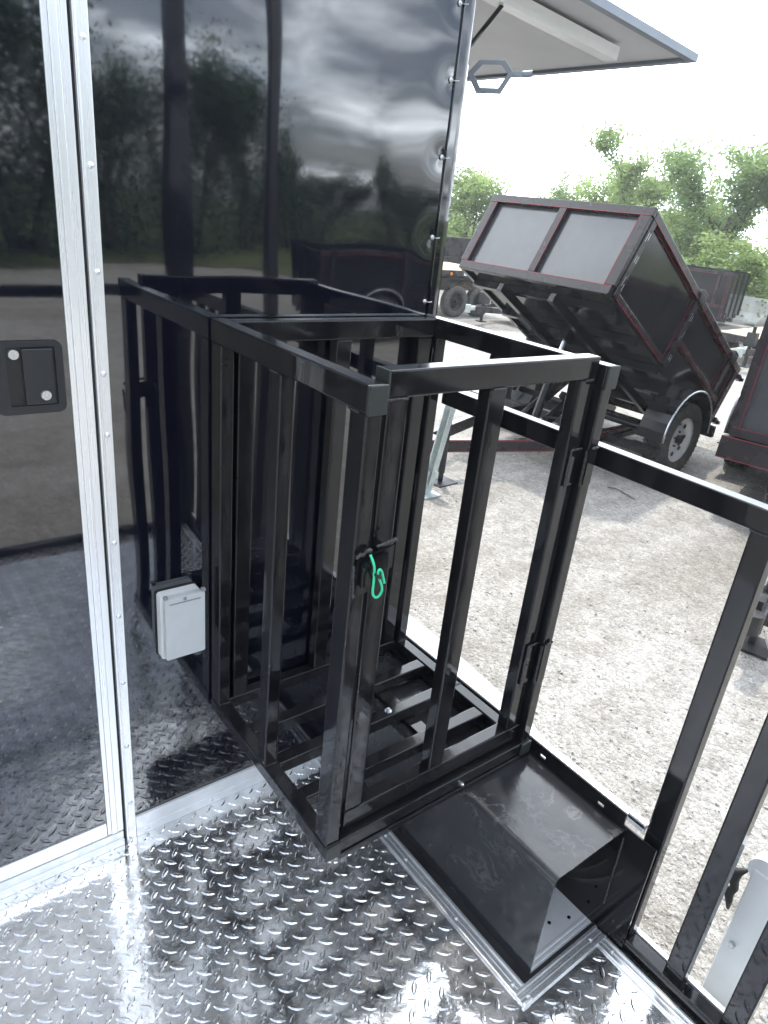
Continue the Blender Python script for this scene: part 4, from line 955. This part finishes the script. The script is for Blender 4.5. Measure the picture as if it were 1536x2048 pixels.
# ------------------------------------------------------------------ grass verge and trees
b = MB(); bm = b.bm
ring = []
for k in range(49):
    a = 2 * math.pi * k / 48; r0 = (21.5 if -20 < (k * 7.5) % 360 < 80 else 19.0) + 1.5 * math.sin(k * 1.7); ring.append((bm.verts.new((3 + r0 * math.cos(a), r0 * math.sin(a), G + 0.045)), bm.verts.new((3 + 145 * math.cos(a), 145 * math.sin(a), G + 0.3))))
for k in range(48): bm.faces.new((ring[k][0], ring[k][1], ring[k + 1][1], ring[k + 1][0]))
MT['grass'] = mat('rough_grass', (0.06, 0.085, 0.03), 0.95, 0, 0.2, c2=(0.16, 0.17, 0.08), vscale=1.2, bump=0.08, bscale=6, detail=9)
o = b.build('grass_verge', 'grass', None, org=(0, 0, 0)); o['kind'] = 'structure'

def make_tree(name, seed, lmat, height, width, leaves, gnarly=False, leafsize=0.11):
    rnd = random.Random(seed)
    t = root(name, (0, 0, 0), 'tree', 'tree')
    b = MB(); tips = []
    def limb(p, d, L_, r, depth):
        pts = [p]; rad = [r]; q = p.copy(); dd = d.copy(); n = 4
        for i in range(n):
            dd = (dd + Vector((rnd.uniform(-1, 1), rnd.uniform(-1, 1), rnd.uniform(-0.5, 0.7))) * (0.32 if gnarly else 0.2)).normalized()
            q = q + dd * (L_ / n); pts.append(q.copy()); rad.append(r * (1 - 0.55 * (i + 1) / n))
            if depth >= 1: tips.append((q.copy(), 0.55 if i == n - 1 else 0.35))
        b.tube(pts, rad, 5 if depth else 8)
        if depth < 3:
            for i in range(rnd.choice((2, 3)) + (1 if depth == 0 else 0)):
                k = rnd.choice((2, 3, 4)); a = rnd.uniform(0, 6.28); nd = (dd * 0.55 + Vector((math.cos(a), math.sin(a), rnd.uniform(-0.1, 0.7))) * 0.9).normalized()
                limb(pts[k], nd, L_ * rnd.uniform(0.55, 0.8), rad[k] * 0.7, depth + 1)
    nst = 1 if gnarly else 3
    for k in range(nst):
        a = rnd.uniform(0, 6.28); base = Vector((0.25 * math.cos(a), 0.25 * math.sin(a), 0)) * (nst > 1)
        limb(base, Vector((0.25 * math.cos(a), 0.25 * math.sin(a), 1)).normalized(), height * 0.42, 0.05 * height * (0.5 if nst > 1 else 0.55), 0)
    zs = max(p.z for p, _ in tips); ws = max(max(abs(p.x), abs(p.y)) for p, _ in tips)
    sz, sx_ = height / zs, width * 0.5 / ws
    for v in b.bm.verts: v.co = Vector((v.co.x * sx_, v.co.y * sx_, v.co.z * sz))
    b.build('trunk', 'bark', t, smooth=True, org=(0, 0, 0))
    c = MB(); bm = c.bm; tips = [(Vector((p.x * sx_, p.y * sx_, p.z * sz)), w_) for p, w_ in tips]
    if not gnarly:
        for k in range(int(len(tips) * 0.7)): 
            a = rnd.uniform(0, 6.28); rr = width * 0.48 * math.sqrt(rnd.random()); z = height * rnd.uniform(0.05, 0.75) * (1 - 0.4 * (rr / (width * 0.5)) ** 2); tips.append((Vector((rr * math.cos(a), rr * math.sin(a), z)), 0.5))
    for i in range(leaves):
        p, w_ = tips[rnd.randrange(len(tips))]; rr = width * 0.11 * w_ * 2
        o_ = Vector((rnd.gauss(0, rr * 0.55), rnd.gauss(0, rr * 0.55), rnd.gauss(0, rr * 0.42))); q = p + o_
        if q.z < 0.02: q.z = rnd.uniform(0.02, 0.3)
        s_ = leafsize * rnd.uniform(0.55, 1.25)
        e_ = Euler((rnd.uniform(-1.0, 1.0), rnd.uniform(-1.0, 1.0), rnd.uniform(0, 6.28))).to_matrix()
        vs_ = [bm.verts.new(q + e_ @ Vector(v)) for v in ((-s_ * 0.5, 0, 0), (0, -s_ * 0.28, s_ * 0.08), (s_ * 0.5, 0, 0), (0, s_ * 0.28, s_ * 0.08))]
        bm.faces.new(vs_)
    me = bpy.data.meshes.new('crown'); bm.to_mesh(me); bm.free(); o = bpy.data.objects.new('crown', me); col.objects.link(o); me.materials.append(MT[lmat]); o.parent = t
    return t
protos = {'a': (make_tree('bushy_tree', 3, 'leaf_a', 4.2, 3.6, 12000, False, 0.15), 4.2, 3.6), 'b': (make_tree('gnarled_tree', 8, 'leaf_c', 6.0, 5.0, 12000, True, 0.15), 6.0, 5.0),
          'c': (make_tree('bushy_tree', 21, 'leaf_b', 4.6, 3.8, 12000, False, 0.15), 4.6, 3.8), 'd': (make_tree('gnarled_tree', 35, 'leaf_b', 5.2, 4.2, 10000, True, 0.15), 5.2, 4.2),
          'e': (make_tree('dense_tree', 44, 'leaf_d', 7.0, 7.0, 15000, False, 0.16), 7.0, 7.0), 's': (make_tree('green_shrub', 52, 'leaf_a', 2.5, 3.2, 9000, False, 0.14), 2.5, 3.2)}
used = set()
def plant(kind, x, y, h, w, label, group, rz):
    pr_, ph, pw = protos[kind]
    o = pr_ if kind not in used else copy_tree(pr_); used.add(kind)
    o.location = (x, y, G); o.scale = (w / pw, w / pw, h / ph); o.rotation_euler = (0, 0, rz); o['label'] = label; o['group'] = group
    if kind == 's': o['category'] = 'shrub'
TG = 'trees along the edge of the yard'
rows = [('a', 24.2, 24.5, 4.3, 5.0, 'light green bushy tree just right of the trailer wall corner'),
 ('s', 26.5, 29.6, 3.0, 4.6, 'low shrub at the left behind the flatbed trailer'),
 ('d', 31.0, 27.2, 3.4, 4.4, 'faint thin topped tree above the top left corner of the tipped bed'),
 ('c', 30.5, 23.5, 4.7, 4.6, 'rounded green tree above the middle of the tipped bed'),
 ('a', 29.2, 20.3, 4.7, 4.4, 'leafy tree above the right half of the tipped bed'),
 ('d', 26.8, 16.8, 5.9, 4.6, 'tall loose tree right above the raised corner of the tipped bed'),
 ('c', 28.6, 15.7, 4.6, 4.2, 'middle green tree behind the loose tall one, over the far dump trailer'),
 ('b', 26.4, 13.0, 6.4, 6.0, 'tall gnarled tree with open branches at the upper right'),
 ('b', 27.5, 10.3, 6.8, 5.6, 'gnarled tree cut by the right edge of the view'),
 ('s', 22.9, 11.0, 2.4, 3.6, 'bright shrub above the concrete barriers'),
 ('s', 24.0, 8.6, 2.6, 3.8, 'shrub behind the barriers at the right edge'),
 ('c', 25.1, 14.2, 3.3, 4.4, 'low bushy tree behind the level dump trailer'),
 ('s', 27.4, 18.0, 3.0, 4.4, 'shrub beneath the loose tall tree, right of the tipped bed'),
 ('c', 31.6, 25.6, 2.9, 4.6, 'low bush behind the top edge of the tipped bed'),
 ('a', 36.0, 22.0, 3.6, 6.0, 'farther bush seen through the gap between two trees'),
 ('s', 26.0, 5.0, 2.8, 4.4, 'shrub beyond the right edge barriers')]
for i, (k, x, y, h, w_, lab) in enumerate(rows): plant(k, x, y, h, w_, lab, TG, i * 1.3)
BGp = 'trees behind the photographer'
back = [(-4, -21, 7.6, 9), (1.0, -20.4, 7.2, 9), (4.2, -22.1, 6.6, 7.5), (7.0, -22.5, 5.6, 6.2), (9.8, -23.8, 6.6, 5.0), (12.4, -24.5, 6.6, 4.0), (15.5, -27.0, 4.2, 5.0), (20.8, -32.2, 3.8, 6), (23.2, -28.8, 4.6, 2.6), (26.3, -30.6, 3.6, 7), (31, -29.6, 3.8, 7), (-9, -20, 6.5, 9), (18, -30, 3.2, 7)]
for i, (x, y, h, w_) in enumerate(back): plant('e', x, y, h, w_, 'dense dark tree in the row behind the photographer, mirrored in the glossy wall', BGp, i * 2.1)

# ------------------------------------------------------------------ thin scattering volume added over the yard to imitate lens glare
HZ = True
if HZ:
    o = MB().box((-165, -165, G - 1.2), (170, 165, 8.0)).build('glare_volume', 'grass', None, org=(0, 0, 0)); o['kind'] = 'stuff'
    m = bpy.data.materials.new('pale_glare_volume'); m.use_nodes = True; n = m.node_tree.nodes; l = m.node_tree.links
    n.remove(n['Principled BSDF']); v = n.new('ShaderNodeVolumePrincipled'); v.inputs['Density'].default_value = 0.0016; v.inputs['Color'].default_value = (0.95, 0.97, 1, 1); v.inputs['Anisotropy'].default_value = 0.35
    l.new(v.outputs[0], n['Material Output'].inputs['Volume']); o.data.materials.clear(); o.data.materials.append(m)
